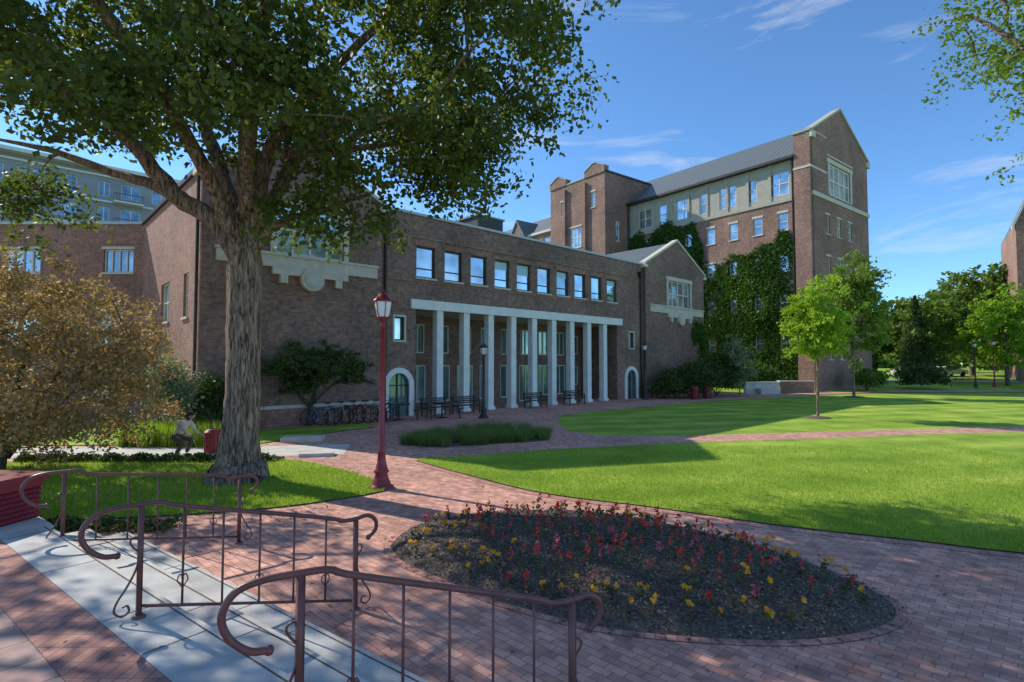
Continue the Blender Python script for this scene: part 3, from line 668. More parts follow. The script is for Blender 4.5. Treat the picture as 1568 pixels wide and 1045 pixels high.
auto('young_tree',(26.4,42.0),11,(2.0,2.0,3.9),7.2,(0,0),60,.75,200,.24,'leafm',tr=.11,lvb=.8)
auto('sapling',(18,43),5,(1.1,1.1,1.7),2.9,(0,0),26,.4,130,.16,'silver',tr=.06)
crabL=[[(-12.4,13.2,-.05,.14),(-12.3,13.2,.6,.11),(-12.2,13.3,1.6,.09),(-11.9,13.4,3.4,.05)],
 [(-12.4,13.1,-.05,.12),(-12.7,13,.8,.09),(-13.3,12.9,2,.06),(-14,12.8,3.5,.03)],
 [(-12.3,13.2,.3,.08),(-11.6,13.1,1.4,.06),(-10.6,13,2.7,.03)],
 [(-12.3,13.3,.3,.07),(-11.8,14,1.6,.05),(-11,14.6,3.2,.03)]]
cl=clumps((-11.5,13.2,2.9),(2.9,2.6,2.4),125,.3)
tree('crabapple_tree',(-12.4,13.2,0),crabL,cl,.55,290,.10,'crab','barkd',7,.012,droop=.3)
sp=[[(-8.6,24.0-.9,-.05,.13),(-8.55,23.1,.7,.10),(-8.3,23.1,1.6,.07),(-8.0,23.2,2.6,.04)],[(-8.55,23.1,.7,.07),(-9.3,23,1.6,.05),(-10.4,22.8,2.3,.02)],[(-8.5,23.1,.9,.07),(-7.6,23.0,1.7,.04),(-6.9,23,2.2,.02)]]
cl=clumps((-8.9,22.9,2.45),(2.7,1.2,.95),62,.2)
tree('spreading_evergreen_tree',(-8.6,23.1,0),sp,cl,.42,230,.12,'leafd','barkd',7,.012,squash=.5,lvb=.6)
def shrub(name,c,r,n,ls,lk,h0=0,stems=5,bk='barkd'):
    root=empty(name,(c[0],c[1],h0)); mb=MB()
    for i in range(stems):
        a=i*2*math.pi/stems; mb.tube([(c[0],c[1],h0-.03),(c[0]+math.cos(a)*r[0]*.3,c[1]+math.sin(a)*r[1]*.3,h0+c[2]*.6),(c[0]+math.cos(a)*r[0]*.6,c[1]+math.sin(a)*r[1]*.6,h0+c[2])],[.04,.03,.015],bk,5)
    mb.build('stems',root)
    K=max(12,int(n/250)); d=rng.normal(size=(K,3)); d/=np.linalg.norm(d,axis=1)[:,None]; d[:,2]=np.abs(d[:,2])*1.1-.25
    cc=np.array([c[0],c[1],h0+c[2]])+d*np.array(r)*(.45+.45*rng.random((K,1)))
    idx=rng.integers(0,K,n); q=cc[idx]+rng.normal(size=(n,3))*np.array(r)*.17; q[:,2]=np.maximum(q[:,2],h0+.03)
    lv=(.3+.4*rng.random(K))[idx]+.4*(rng.random(n)-.5)
    leafmesh('foliage',q,ls,lk,root,lv=lv,aspect=.5)
shrub('yew_shrub',(-12.0,19.0,1.3),(1.0,1.0,1.7),6000,.12,'silver')
shrub('yew_shrub',(-10.9,20.0,1.0),(1.3,.8,1.4),7000,.12,'leafd')
shrub('juniper_shrub',(13.6,41.3,1.2),(2.4,1.3,1.7),12000,.2,'leafd')
shrub('juniper_shrub',(16.4,43.6,1.5),(2.0,1.5,2.0),11000,.2,'leafd')
shrub('juniper_shrub',(11.5,40.3,.8),(1.3,1.0,1.1),6000,.18,'leafd')
shrub('foundation_shrub',(22.5,50.5,1.3),(2.2,1.6,1.7),8000,.22,'ivy')
shrub('foundation_shrub',(40,53,.7),(2.0,1.5,1.3),7000,.25,'leafd',h0=.5)
shrub('foundation_shrub',(33,50.5,.9),(1.6,1.3,1.3),6000,.22,'leafm',h0=.15)
auto('park_tree',(50,66),14,(5,4.5,4.2),6.2,(0,0),60,1.4,150,.5,'leafm','barkd',tr=.25)
auto('park_tree',(61,72),17,(6,5,6),8.6,(0,0),80,1.7,150,.6,'leafm','barkd',tr=.3)
auto('park_tree',(72,76),17,(6,5,6),8.4,(0,0),80,1.7,150,.6,'leafm','barkd',tr=.3,lvb=.65)
auto('park_tree',(84,82),16,(6,5,6),8.4,(0,0),80,1.7,150,.6,'leafy','barkd',tr=.3,lvb=.3)
auto('park_tree',(52,57),12,(2.8,2.4,3.8),6.0,(0,0),50,1.0,150,.36,'leafy','barkd',tr=.2,lvb=.1)
auto('park_tree',(58,90),12,(8,5,5),6.5,(0,0),60,1.7,130,.7,'leafd','barkd',tr=.3)
auto('park_tree',(95,105),12,(12,6,6),7,(0,0),80,2,130,.8,'leafm','barkd',tr=.3)
root=empty('spruce_tree',(47,63,float(H(47,63)))); mb=MB(); z0=float(H(47,63)); mb.tube([(47,63,z0),(47,63,z0+9.5)],[.22,.04],'barkd',7); mb.build('trunk',root)
n=13000; zz=rng.random(n)**1.4; a=rng.random(n)*2*np.pi; lay=(zz*14)%1; R=2.9*(1-zz)*(.35+.65*rng.random(n)**.5)*(1.05-.45*lay)*(1+.2*np.sin(a*5+zz*20))
leafmesh('needles',np.stack([47+R*np.cos(a),63+R*np.sin(a),z0+.9+zz*9-R*.15],1),.33,'leafd',root,aspect=.3,lv=.2+.5*rng.random(n))
nn=42000; x=rng.random(nn)*420-160; yb=150+rng.random(nn)*14; hh=(7+3*np.sin(x*.11)+2*np.sin(x*.27+1)+1.4*np.sin(x*.7))*(rng.random(nn)**.6); 
leafmesh('distant_tree_line',np.stack([x,yb,hh+1],1),1.6,'leafm',lv=rng.random(nn))

# ---------------------------------------------------------------- planting
bedp=[(-1.72,7.8),(-1.62,8.5),(-1.2,9.05),(-.5,9.4),(.3,9.55),(1.2,9.45),(2.1,9.0),(3.0,8.2),(3.65,7.4),(4.0,6.65),(4.1,6.15),(3.95,5.7),(3.4,5.36),(2.6,5.2),(1.65,5.27),(.76,5.5),(-.15,6.05),(-.95,6.75),(-1.45,7.25)]
bp=catm([(x,y,0) for x,y in bedp+[bedp[0]]],4)[:-1]; bp=[np.array([p[0],p[1]]) for p in bp]; cB=np.array([1.3,7.35])
bed=empty('flower_bed',(cB[0],cB[1],0)); mb=MB(); rings=[1,.97,.9,.75,.55,.3,.05]; zs=[.01,.05,.10,.15,.19,.21,.22]
for i in range(len(rings)-1):
    for j in range(len(bp)):
        a=bp[j]-cB; c=bp[(j+1)%len(bp)]-cB
        q=[cB+a*rings[i],cB+c*rings[i],cB+c*rings[i+1],cB+a*rings[i+1]]
        mb.poly([(q[0][0],q[0][1],zs[i]),(q[1][0],q[1][1],zs[i]),(q[2][0],q[2][1],zs[i+1]),(q[3][0],q[3][1],zs[i+1])],'soil')
mb.build('soil_mound',bed,smooth=True)
strip('brick_edging',[tuple(p) for p in bp],.11,.014,'border',closed=True,off=.06)
BP=[tuple(p) for p in bp]
def bedz(P):
    ang=np.arctan2(P[:,1]-cB[1],P[:,0]-cB[0]); ba=np.arctan2([p[1]-cB[1] for p in bp],[p[0]-cB[0] for p in bp]); br=np.hypot([p[0]-cB[0] for p in bp],[p[1]-cB[1] for p in bp])
    o=np.argsort(ba); R=np.interp(ang,ba[o],br[o],period=2*np.pi); rr=np.hypot(P[:,0]-cB[0],P[:,1]-cB[1])/R
    return rr,np.interp(rr,[.05,.3,.55,.75,.9,.97,1],[.22,.21,.19,.15,.10,.05,.01])
def inbed(n):
    P=np.stack([-1.8+rng.random(n)*6.2,5.1+rng.random(n)*4.6],1); return P[inpoly(P,BP)]
P=inbed(40000); rr,z=bedz(P); leafmesh('mulch',np.column_stack([P,z+.012+rng.random(len(P))*.012]),.032,'mulch',bed,flat=.75,aspect=.5,lv=rng.random(len(P))**2)
aa=rng.integers(0,len(bp),900); off=1.0+.035*np.abs(rng.normal(size=900)); Q=np.array([cB+(bp[i]-cB)*off[j]+rng.normal(size=2)*.02 for j,i in enumerate(aa)])
leafmesh('spilled_mulch',np.column_stack([Q,np.full(900,.022)]),.03,'mulch',bed,flat=.85,aspect=.5,lv=rng.random(900)**2)
P=inbed(1500); rr,z=bedz(P); 
keep=[]
for i in range(len(P)):
    if rr[i]>.93: continue
    if all((P[i][0]-P[j][0])**2+(P[i][1]-P[j][1])**2>.19**2 for j in keep): keep.append(i)
P=P[keep]; z=z[keep]; rr=rr[keep]
L=[];LVv=[];FC=[];FM=[];FSz=[]
for i in range(len(P)):
    hgt=.13 if rr[i]>.72 else .22; m=14; q=rng.normal(size=(m,3))*[.033,.033,.03]; q[:,2]=hgt*.55*rng.random(m)+.02+np.abs(q[:,2])*.5; L.append(q+[P[i][0],P[i][1],z[i]]); LVv.append(rng.random()*.5+.5*rng.random(m))
    u=rng.random(); edge=rr[i]>.66 and not (P[i][1]>8.8)
    typ=1 if (edge and u<.7) else 0 if u<.84 else 2
    if rng.random()<.1: continue
    for h in range(1 if rng.random()<.5 else 2):
        c=np.array([P[i][0],P[i][1],z[i]])+[rng.normal()*.04,rng.normal()*.04,hgt*(.9+.4*rng.random())]
        mm=9; FC.append(c+rng.normal(size=(mm,3))*([.014,.014,.010] if typ==1 else [.012,.012,.028])); FM+= [typ]*mm; FSz+=[.043 if typ==1 else .038]*mm
leafmesh('bedding_foliage',np.vstack(L),.055,'fleaf',bed,lv=np.concatenate(LVv))
leafmesh('flowers',np.vstack(FC),np.array(FSz),'fred',bed,aspect=.9,mats=['fred','forange','fpink'],mi=FM)
def gpoints(poly,bx,n,fall):
    P=np.stack([bx[0]+rng.random(n)*(bx[1]-bx[0]),bx[2]+rng.random(n)*(bx[3]-bx[2])],1); d=np.hypot(P[:,0],P[:,1]); P=P[(rng.random(n)<np.clip((fall/d)**2,0,1))&inpoly(P,poly)]
    return np.column_stack([P,np.full(len(P),.03)])
blades('grass_blades',gpoints(lawnB,(-2.6,14,5.5,17),330000,9.5),.045,.011,'blade')
blades('grass_blades',gpoints(lawnL,(-14,-2.5,8.8,14.6),120000,11),.055,.012,'blade')
og=[(-3.5,17.4),(-2.6,19.6),(-1.2,20.8),(.4,20.9),(1.3,19.7),(1.1,18.4),(-.4,17.7),(-2.2,17.0)]
gb=empty('ornamental_grass_bed',(-1,19,0)); ogs=catm([(x,y,0) for x,y in og+[og[0]]],4)[:-1]; OG=[(p[0],p[1]) for p in ogs]
sheet('soil',OG,.02,'soil',gb)
P=np.stack([-3.6+rng.random(190)*5,16.9+rng.random(190)*4.1],1); P=P[inpoly(P,OG)]
Q=np.repeat(P,170,axis=0); Q=np.column_stack([Q+rng.normal(size=Q.shape)*.065,np.full(len(Q),.02)]); blades('grass_tufts',Q,.34,.014,'tuft',gb,lean=.55)
P=np.stack([-12.2+rng.random(50)*3.4,16.9+rng.random(50)*.9],1); Q=np.repeat(P,60,axis=0); Q=np.column_stack([Q+rng.normal(size=Q.shape)*.06,np.full(len(Q),.02)])
blades('iris_plants',Q,.6,.03,'lime',None,lean=.15)
P=np.stack([-13+rng.random(14000)*6.8,14.2+rng.random(14000)*.7],1); tz=.22*np.abs(np.sin(P[:,0]*4)*np.cos(P[:,1]*5))*rng.random(len(P)); leafmesh('groundcover_plants',np.column_stack([P,tz+.04]),.07,'leafd',None)
P=np.stack([-9.5+rng.random(5000)*4.2,8.4+rng.random(5000)*.55],1); leafmesh('groundcover_plants',np.column_stack([P,.03+.12*rng.random(len(P))*np.abs(np.sin(P[:,0]*5))]),.06,'leafd',None)
P=np.vstack([np.stack([-9+rng.random(700)*18,3.2+rng.random(700)*14],1),np.stack([-9+rng.random(700)*6,9+rng.random(700)*5],1)])
P=P[(P@np.array(n_))>3.3]
leafmesh('fallen_leaves',np.column_stack([P,np.where(inpoly(P,lawnB)|inpoly(P,lawnL),.06,.02)]),.055,'dry',None,flat=.8)
P=np.stack([-7+rng.random(400)*9,-1+rng.random(400)*8],1); nn_=P@np.array(n_); P=P[nn_<1.6]
leafmesh('fallen_leaves',np.column_stack([P,np.full(len(P),.462)]),.045,'dry',None,flat=.85)
for (x,y,r) in((14.6,26,.6),(26.4,42,.8)):
    mb=MB(); mb.lathe((x,y,0),[(r,.005),(r*.8,.06),(r*.3,.09),(.01,.1)],'soil'); mb.build('mulch_ring')

# ---------------------------------------------------------------- handrails
def handrail(A,B,zA,zB,nb=5):
    A=np.array(A,float);B=np.array(B,float);L=np.linalg.norm(B-A);d=(B-A)/L
    def W(r,z): return (A[0]+d[0]*r,A[1]+d[1]*r,z)
    root=empty('stair_handrail',(A[0],A[1],zA)); mb=MB(); hA=zA+.95; hB=zB+.95
    top=[(-.16,hA-.40),(-.26,hA-.385),(-.36,hA-.30),(-.40,hA-.18),(-.34,hA-.06),(-.2,hA-.01),(0,hA),(.16,hA-.005),(.34,hA-.07),(L-.34,hB+.07),(L-.16,hB+.005),(L,hB),(L+.13,hB+.015),(L+.22,hB-.05),(L+.22,hB-.15),(L+.14,hB-.22)]
    mb.tube(catm([W(*p) for p in top],6),.022,'rail',8)
    for p in (top[0],top[-1]): mb.lathe(W(p[0],p[1]),[(.001,-.03),(.02,-.022),(.028,0),(.02,.022),(.001,.03)],'rail',8)
    for r,z,h in((0,zA,hA),(L,zB,hB)):
        mb.tube([W(r,z),W(r,h)],.028,'rail',4); mb.lathe(W(r,z),[(.055,0),(.055,.012),(.035,.03)],'rail',10)
    zb=lambda r:zA+.1+(zB-zA)*r/L; zt=lambda r:hA+(hB-hA)*r/L
    mb.tube([W(0,zb(0)),W(L,zb(L))],.014,'rail',6)
    for i in range(nb):
        r=L*(i+1)/(nb+1); mb.tube([W(r,zb(r)),W(r,zt(r)-.005)],.010,'rail',6)
        if i%2==0:
            for sg in(-1,1): mb.tube(catm([W(r,zb(r)+.24),W(r+sg*.022,zb(r)+.27),W(r+sg*.04,zb(r)+.22),W(r+sg*.025,zb(r)+.19),W(r,zb(r)+.15)],4),.006,'rail',5)
    for (r,z,sg) in((0,zA,-1),(L,zB,1)):
        pts=[(r,z+.52),(r+sg*.03,z+.40),(r+sg*.09,z+.27),(r+sg*.15,z+.17),(r+sg*.17,z+.09),(r+sg*.12,z+.04),(r+sg*.07,z+.07),(r+sg*.08,z+.12),(r+sg*.115,z+.115)]
        mb.tube(catm([W(*p) for p in pts],5),.009,'rail',6)
        mb.tube(catm([W(r,z+.62),W(r+sg*.03,z+.68),W(r+sg*.07,z+.66),W(r+sg*.06,z+.61),W(r,z+.54)],4),.008,'rail',5)
    mb.build('rails_and_posts',root,smooth=True)
handrail((-5.6,6.85),(-3.95,7.95),.30,.0)
handrail((-3.16,4.68),(-1.66,5.84),.45,.0)
handrail((-1.21,3.16),(.42,3.86),.45,.0)

# ---------------------------------------------------------------- lamps
def lamp(base,h,kpole='maroon',s=1.0):
    x,y=base; z0=float(H(x,y)); root=empty('street_lamp',(x,y,z0)); mb=MB()
    mb.lathe((x,y,z0),[(.26,.0),(.26,.05),(.2,.08),(.19,.13),(.15,.2),(.13,.32),(.16,.36),(.13,.40),(.09,.55),(.075,.75),(.085,.78),(.06,.82),(.055,h-.75),(.075,h-.72),(.05,h-.68),(.05,h-.6),(.11,h-.55),(.13,h-.52),(.05,h-.5)],kpole,16)
    mb.build('post',root,smooth=True)
    mb=MB(); mb.lathe((x,y,z0),[(.12,h-.52),(.15,h-.42),(.185,h-.2),(.185,h-.17),(.1,h-.16)],'lampglass',12); mb.build('lantern_glass',root,smooth=True)
    mb=MB(); mb.lathe((x,y,z0),[(.215,h-.205),(.215,h-.17),(.19,h-.15),(.12,h-.06),(.05,h-.01),(.02,h+.0),(.028,h+.04),(.004,h+.09)],kpole,12)
    for i in range(6):
        a=i*math.pi/3; mb.tube([(x+.125*math.cos(a),y+.125*math.sin(a),z0+h-.53),(x+.158*math.cos(a),y+.158*math.sin(a),z0+h-.42),(x+.195*math.cos(a),y+.195*math.sin(a),z0+h-.19)],.008,kpole,5)
    mb.build('lantern_cap',root,smooth=True)
lamp((-2.72,11.4),4.1)
lamp((-1.35,25.9),3.55,'metal'); lamp((9.6,39.2),4.1,'metal')
lamp((49.2,55.4),4.8); lamp((46.5,54.5),4.6,'metal'); lamp((80,70),5)

# ---------------------------------------------------------------- street furniture
def bicycle(pos,ang,col):
    x,y=pos; ca,sa=math.cos(ang),math.sin(ang); root=empty('bicycle',(x,y,0)); mb=MB()
    def W(u,w,z): return (x+ca*u-sa*w,y+sa*u+ca*w,z)
    for cx in(-.5,.5):
        mb.tube([W(cx+.33*math.cos(t),0,.35+.33*math.sin(t)) for t in np.linspace(0,2*math.pi,21)],.018,'dark',5)
        for t in np.linspace(0,2*math.pi,9)[:-1]: mb.tube([W(cx,0,.35),W(cx+.32*math.cos(t),0,.35+.32*math.sin(t))],.003,'cap',3)
    fr=[((-.5,.35),(-.1,.3)),((-.1,.3),(-.22,.8)),((-.5,.35),(-.2,.72)),((-.2,.72),(.36,.78)),((-.1,.3),(.38,.68)),((.5,.35),(.35,.88))]
    for a,b in fr: mb.tube([W(a[0],0,a[1]),W(b[0],0,b[1])],.018,col,6)
    mb.tube([W(-.22,0,.8),W(-.25,0,.92)],.014,'cap',5); mb.ext([W(-.38,-.06,.92),W(-.12,-.02,.93),W(-.12,.02,.93),W(-.38,.06,.92)],(0,0,.05),'dark')
    mb.tube(catm([W(.28,-.28,.93),W(.4,-.2,.95),W(.35,0,.93),W(.4,.2,.95),W(.28,.28,.93)],3),.014,'dark',5)
    mb.tube([W(-.1,-.1,.2),W(-.1,0,.3),W(-.1,.1,.4)],.012,'cap',5)
    mb.build('frame_and_wheels',root,smooth=True)
M['bikeblue']=plain('blue_paint',(.04,.15,.38),.35); M['bikered']=plain('red_paint',(.4,.03,.03),.35); M['bikegrey']=plain('grey_paint',(.4,.4,.4),.35)
for i in range(6): bicycle((-8.0+i*.42,22.7+i*.38),-.1+rng.normal()*.15,['bikeblue','bikegrey','dark','bikered','bikegrey','dark'][i])
for i in range(4): bicycle((-14.9+i*.5,21.6+i*.1),.1+rng.normal()*.15,['bikeblue','bikered','bikeblue','dark'][i])
mb=MB()
for i in range(5): mb.tube(catm([(-7.8+i*.5,23.0+i*.45,0),(-7.8+i*.5,23.0+i*.45,.6),(-7.7+i*.5,23.15+i*.45,.8),(-7.6+i*.5,23.3+i*.45,.6),(-7.6+i*.5,23.3+i*.45,0)],3),.025,'metal',6)
mb.build('bike_rack',None,True)
def bench(a,b,ang=0,k='metal',fr=F):
    x,y,_=fr.p(a,b,0); root=empty('park_bench',(x,y,0)); mb=MB()
    ff=Fr((x,y),fr.ex,fr.ey)
    for i in range(5): mb.box(ff,-.8,.8,-.22+i*.095,-.15+i*.095,.43,.46,k)
    for i in range(4): mb.box(ff,-.8,.8,.26+i*.015,.28+i*.015,.52+i*.1,.59+i*.1,k)
    for s in(-.72,.68):
        mb.box(ff,s,s+.05,-.22,-.17,0,.62,k); mb.box(ff,s,s+.05,.24,.3,0,.9,k); mb.box(ff,s,s+.05,-.23,.26,.622,.66,k); mb.box(ff,s+.002,s+.048,-.2,.24,.38,.43,k)
    mb.build('frame',root)
for a in(2.3,4.2,9.4,12.9,22.8,24.6): bench(a,-1.0)
def table(a,b):
    x,y,_=F.p(a,b,0); root=empty('cafe_table',(x,y,0)); mb=MB()
    mb.lathe((x,y,0),[(.3,0),(.3,.03),(.04,.06),(.04,.70),(.5,.71),(.52,.74),(.5,.76)],'metal',16)
    for s in range(3):
        t=s*2.1; cx,cy=x+.85*math.cos(t),y+.85*math.sin(t); mb.lathe((cx,cy,0),[(.15,0),(.03,.03),(.03,.43),(.2,.44),(.2,.47)],'metal',12)
    mb.build('table_and_stools',root)
table(1.9,-2.0); table(-.1,-1.4); 
def bin_(x,y,z=0,s=1):
    root=empty('trash_can',(x,y,z)); mb=MB(); mb.lathe((x,y,z),[(r*s,h*s) for r,h in [(.24,0),(.27,.03),(.29,.75),(.31,.77),(.31,.81),(.22,.9),(.14,.93),(.13,.90),(.12,.80)]],'maroon',18)
    for i in range(16):
        t=i*math.pi/8; mb.tube([(x+.285*s*math.cos(t),y+.285*s*math.sin(t),z+.04),(x+.305*s*math.cos(t),y+.305*s*math.sin(t),z+.75*s)],.012,'maroon',4)
    mb.build('body',root,smooth=False)
bin_(-8.75,15.95,0,.75); bin_(13.3,39.6); bin_(14.5,40.4)
mb=MB(); mb.ext([(-7.6,17.9,0),(-6.3,18.1,0),(-6.4,18.7,0),(-7.7,18.5,0)],(0,0,.16),'conc'); mb.ext([(-5.9,15.1,0),(-5.0,15.3,0),(-5.1,15.7,0),(-6.0,15.5,0)],(0,0,.1),'conc'); mb.build('concrete_vault_pad')
FWl=Fr((20.3,47.2),(1,0.05),(0,1)); mb=MB()
mb.box(FWl,0,3.0,0,.4,0,.9,'conc'); mb.box(FWl,-.08,3.08,-.08,.48,.9,1.02,'stone'); mb.box(FWl,.9,2.6,-1.0,-.01,0,.45,'conc'); mb.box(FWl,3.2,6.2,.2,.6,0,1.0,'brickfar'); mb.box(FWl,3.1,6.3,.12,.68,1.0,1.1,'conc'); mb.build('low_stone_wall')
FP=Fr((-8.7,7.25),(.97,-.12),(.12,.97)); root=empty('louvred_litter_bin',(-7.8,7.4,.1)); mb=MB()
mb.box(FP,0.05,1.95,.05,.75,.05,.95,'dark'); mb.box(FP,-.04,2.04,-.05,.85,.96,1.06,'maroon'); mb.box(FP,-.01,2.01,0,.8,.88,.958,'maroon'); mb.box(FP,0,2,0,.8,.0,.1,'maroon')
for i in range(11):
    z=.13+i*.068; mb.ext([FP.p(0.01,0.0,z),FP.p(1.99,0,z),FP.p(1.99,.04,z+.05),FP.p(.01,.04,z+.05)],(0,0,.012),'maroon'); mb.ext([FP.p(2.0,.02,z),FP.p(2.0,.78,z),FP.p(1.96,.78,z+.05),FP.p(1.96,.02,z+.05)],(0,0,.012),'maroon')
for a in(0,.97,1.94): mb.box(FP,a,a+.06,-.012,.05,.1,.88,'maroon')
mb.build('slatted_box',root)
M['carwhite']=plain('white_car_paint',(.7,.7,.7),.25,var=.02)
def car(x,y,ang):
    z=float(H(x,y)); root=empty('parked_car',(x,y,z)); ff=Fr((x,y),(math.cos(ang),math.sin(ang)),(-math.sin(ang),math.cos(ang))); mb=MB()
    body=[(-2.2,.3),(2.2,.3),(2.25,.65),(2.1,.85),(1.2,.95),(.5,1.42),(-1.1,1.46),(-1.9,1.0),(-2.25,.9)]
    mb.ext([ff.p(a,-.85,z+h) for a,h in body],(ff.ey[0]*1.7,ff.ey[1]*1.7,0),'carwhite')
    for b in(-.855,.852):
        mb.poly([ff.p(a,b,z+h) for a,h in [(-1.6,.98),(1.0,.98),(.42,1.36),(-1.05,1.4)]],'glass'); 
    mb.poly([ff.p(1.16,-.7,z+.99),ff.p(1.16,.7,z+.99),ff.p(.56,.6,z+1.4),ff.p(.56,-.6,z+1.4)],'glass')
    for a in(-1.4,1.4):
        for b in(-.87,.67): mb.ext([ff.p(a+.33*math.cos(t),b,z+.33+.33*math.sin(t)) for t in np.linspace(0,2*math.pi,17)[:-1]],(ff.ey[0]*.2,ff.ey[1]*.2,0),'dark')
    mb.build('body_and_wheels',root)
car(50,68,.2); car(57,71,.2)

# ---------------------------------------------------------------- person (half crouched, leaning forward)
M['shirt']=plain('cream_shirt',(.62,.56,.44),.85); M['trouser']=plain('brown_trousers',(.09,.07,.06),.9); M['skin']=plain('skin',(.45,.27,.19),.6,var=.05); M['hair']=plain('hair',(.05,.035,.025),.8); M['shoe']=plain('shoe',(.03,.03,.03),.6)
def skin(name,verts,edges,rad,k,parent,root=0,sub=2):
    me=bpy.data.meshes.new(name); me.from_pydata(verts,edges,[]); ob=bpy.data.objects.new(name,me); COL.objects.link(ob)
    me.materials.append(M[k]); sk=ob.modifiers.new('s','SKIN'); ss=ob.modifiers.new('ss','SUBSURF'); ss.levels=sub; ss.render_levels=sub
    for i,r in enumerate(rad): me.skin_vertices[0].data[i].radius=(r,r) if not hasattr(r,'__len__') else r
    me.skin_vertices[0].data[root].use_root=True; sk.use_smooth_shade=True; attach(ob,parent); return ob
def person(x,y):
    root=empty('person',(x,y,0)); o=np.array([x,y,0]); dz=-.24; dx=-.12
    V=lambda L:[tuple(o+np.array(p)) for p in L]
    U=lambda L:[tuple(o+np.array([p[0]+dx,p[1],p[2]+dz])) for p in L]
    skin('trousers',V([(-.26,0,.57),(-.25,.10,.54),(.10,.14,.46),(-.04,.13,.10),(-.25,-.10,.54),(.04,-.15,.44),(-.16,-.15,.10),(-.21,0,.66)]),[(0,1),(1,2),(2,3),(0,4),(4,5),(5,6),(0,7)],[.13,.105,.075,.055,.105,.075,.055,.125],'trouser',root)
    skin('shirt',U([(-.09,0,.88),(0,0,1.05),(.12,0,1.20),(.18,0,1.27),(.14,.18,1.20),(.24,.21,1.0),(.40,.14,.88),(.14,-.18,1.20),(.22,-.22,1.0),(.36,-.16,.86)]),[(0,1),(1,2),(2,3),(2,4),(4,5),(5,6),(2,7),(7,8),(8,9)],[.135,.145,.15,.07,.07,.055,.042,.07,.055,.042],'shirt',root,root=0)
    skin('head_and_neck',U([(.17,0,1.24),(.23,0,1.32),(.27,0,1.38),(.30,0,1.44),(.365,0,1.37),(.35,0,1.33)]),[(0,1),(1,2),(2,3),(2,4),(2,5)],[.05,.055,.092,.085,.018,.03],'skin',root)
    skin('hair',U([(.24,0,1.40),(.27,0,1.46),(.31,0,1.50),(.20,0,1.36)]),[(0,1),(1,2),(0,3)],[.095,.095,.06,.05],'hair',root)
    skin('backpack',U([(-.10,0,1.02),(-.03,0,1.16),(.03,0,1.26)]),[(0,1),(1,2)],[.11,.13,.09],'shirt',root)
    for s,hx,hz in((1,.40,.88),(-1,.36,.86)):
        yy=.14*s if s>0 else -.16; P=[(hx,yy,hz),(hx+.06,yy,hz-.03),(hx+.10,yy,hz-.05)];E=[(0,1),(1,2)];R=[.032,.036,.032]
        for f in range(4):
            oy=(f-1.5)*.02; i=len(P); P+=[(hx+.13,yy+oy,hz-.06),(hx+.165,yy+oy,hz-.085),(hx+.17,yy+oy,hz-.115)]; E+=[(2,i),(i,i+1),(i+1,i+2)]; R+=[.010,.009,.008]
        i=len(P); P+=[(hx+.07,yy-.04*s,hz-.05),(hx+.11,yy-.05*s,hz-.08)]; E+=[(1,i),(i,i+1)]; R+=[.012,.010]
        skin('hand',U(P),E,R,'skin',root,sub=1)
    for fx,fy in((-.04,.13),(-.16,-.15)): skin('shoe',V([(fx-.04,fy,.06),(fx+.06,fy,.05),(fx+.16,fy,.04)]),[(0,1),(1,2)],[.05,.048,.038],'shoe',root)
    mb=MB()
    for s in(-1,1):
        mb.lathe((x+.27+dx,y+s*.092,1.37+dz),[(.001,-.03),(.016,-.01),(.018,.01),(.001,.03)],'skin',6); mb.lathe((x+.352+dx,y+s*.03,1.395+dz),[(.001,-.008),(.009,0),(.001,.008)],'dark',6)
    mb.build('ears_and_eyes',root)
person(-9.1,15.2)
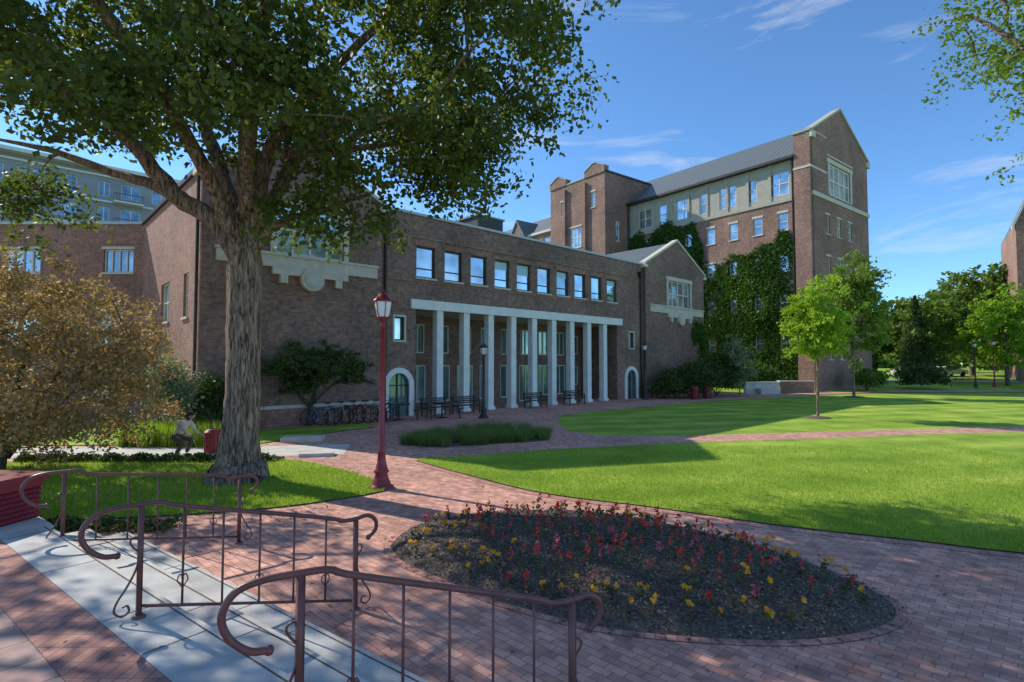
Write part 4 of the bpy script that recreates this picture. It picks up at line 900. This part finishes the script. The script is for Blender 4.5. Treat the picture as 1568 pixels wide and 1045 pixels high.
# ---------------------------------------------------------------- light, sky
EL=math.radians(36); az=math.atan2(-.86,.51)
w=bpy.data.worlds.new('World'); scene.world=w; w.use_nodes=True; nt=w.node_tree; bg=nt.nodes['Background']
sky=nt.nodes.new('ShaderNodeTexSky'); sky.sky_type='NISHITA'; sky.sun_disc=False; sky.sun_elevation=EL; sky.sun_rotation=az%(2*math.pi); sky.altitude=2200; sky.air_density=1.0; sky.dust_density=.25; sky.ozone_density=3.0
gain=nt.nodes.new('ShaderNodeVectorMath'); gain.operation='MULTIPLY'; gain.inputs[1].default_value=(1.0,1.38,1.58); nt.links.new(sky.outputs['Color'],gain.inputs[0])
tc=nt.nodes.new('ShaderNodeTexCoord'); mp=nt.nodes.new('ShaderNodeMapping'); mp.inputs['Rotation'].default_value=(0,math.radians(-22),0); mp.inputs['Scale'].default_value=(1.6,2.0,7)
no=nt.nodes.new('ShaderNodeTexNoise'); no.inputs['Scale'].default_value=1.5; no.inputs['Detail'].default_value=9; no.inputs['Roughness'].default_value=.62; no.inputs['Distortion'].default_value=.5
nt.links.new(tc.outputs['Generated'],mp.inputs['Vector']); nt.links.new(mp.outputs['Vector'],no.inputs['Vector'])
r=nt.nodes.new('ShaderNodeValToRGB'); r.color_ramp.elements[0].position=.51; r.color_ramp.elements[1].position=.75; r.color_ramp.elements[1].color=(.75,.75,.75,1)
nt.links.new(no.outputs['Fac'],r.inputs['Fac'])
mx=nt.nodes.new('ShaderNodeMix'); mx.data_type='RGBA'; nt.links.new(r.outputs['Color'],mx.inputs['Factor']); nt.links.new(gain.outputs[0],mx.inputs['A']); mx.inputs['B'].default_value=(6.2,6.4,6.6,1)
nt.links.new(mx.outputs['Result'],bg.inputs['Color']); bg.inputs['Strength'].default_value=.15
sl=bpy.data.lights.new('sun','SUN'); sl.energy=5.0; sl.angle=math.radians(.5); sl.color=(1,.92,.79)
so=bpy.data.objects.new('sun',sl); COL.objects.link(so); d=Vector((.86*math.cos(EL),-.51*math.cos(EL),-math.sin(EL))); so.rotation_euler=d.to_track_quat('-Z','Y').to_euler(); so.location=(-30,20,40)
# ---------------------------------------------------------------- camera
cd=bpy.data.cameras.new('camera'); cd.sensor_width=36; cd.lens=19.06; cd.clip_end=5000; cd.clip_start=.05
co=bpy.data.objects.new('camera',cd); COL.objects.link(co); co.location=(0,0,2.6); co.rotation_euler=(math.radians(90+2.38),0,0); scene.camera=co
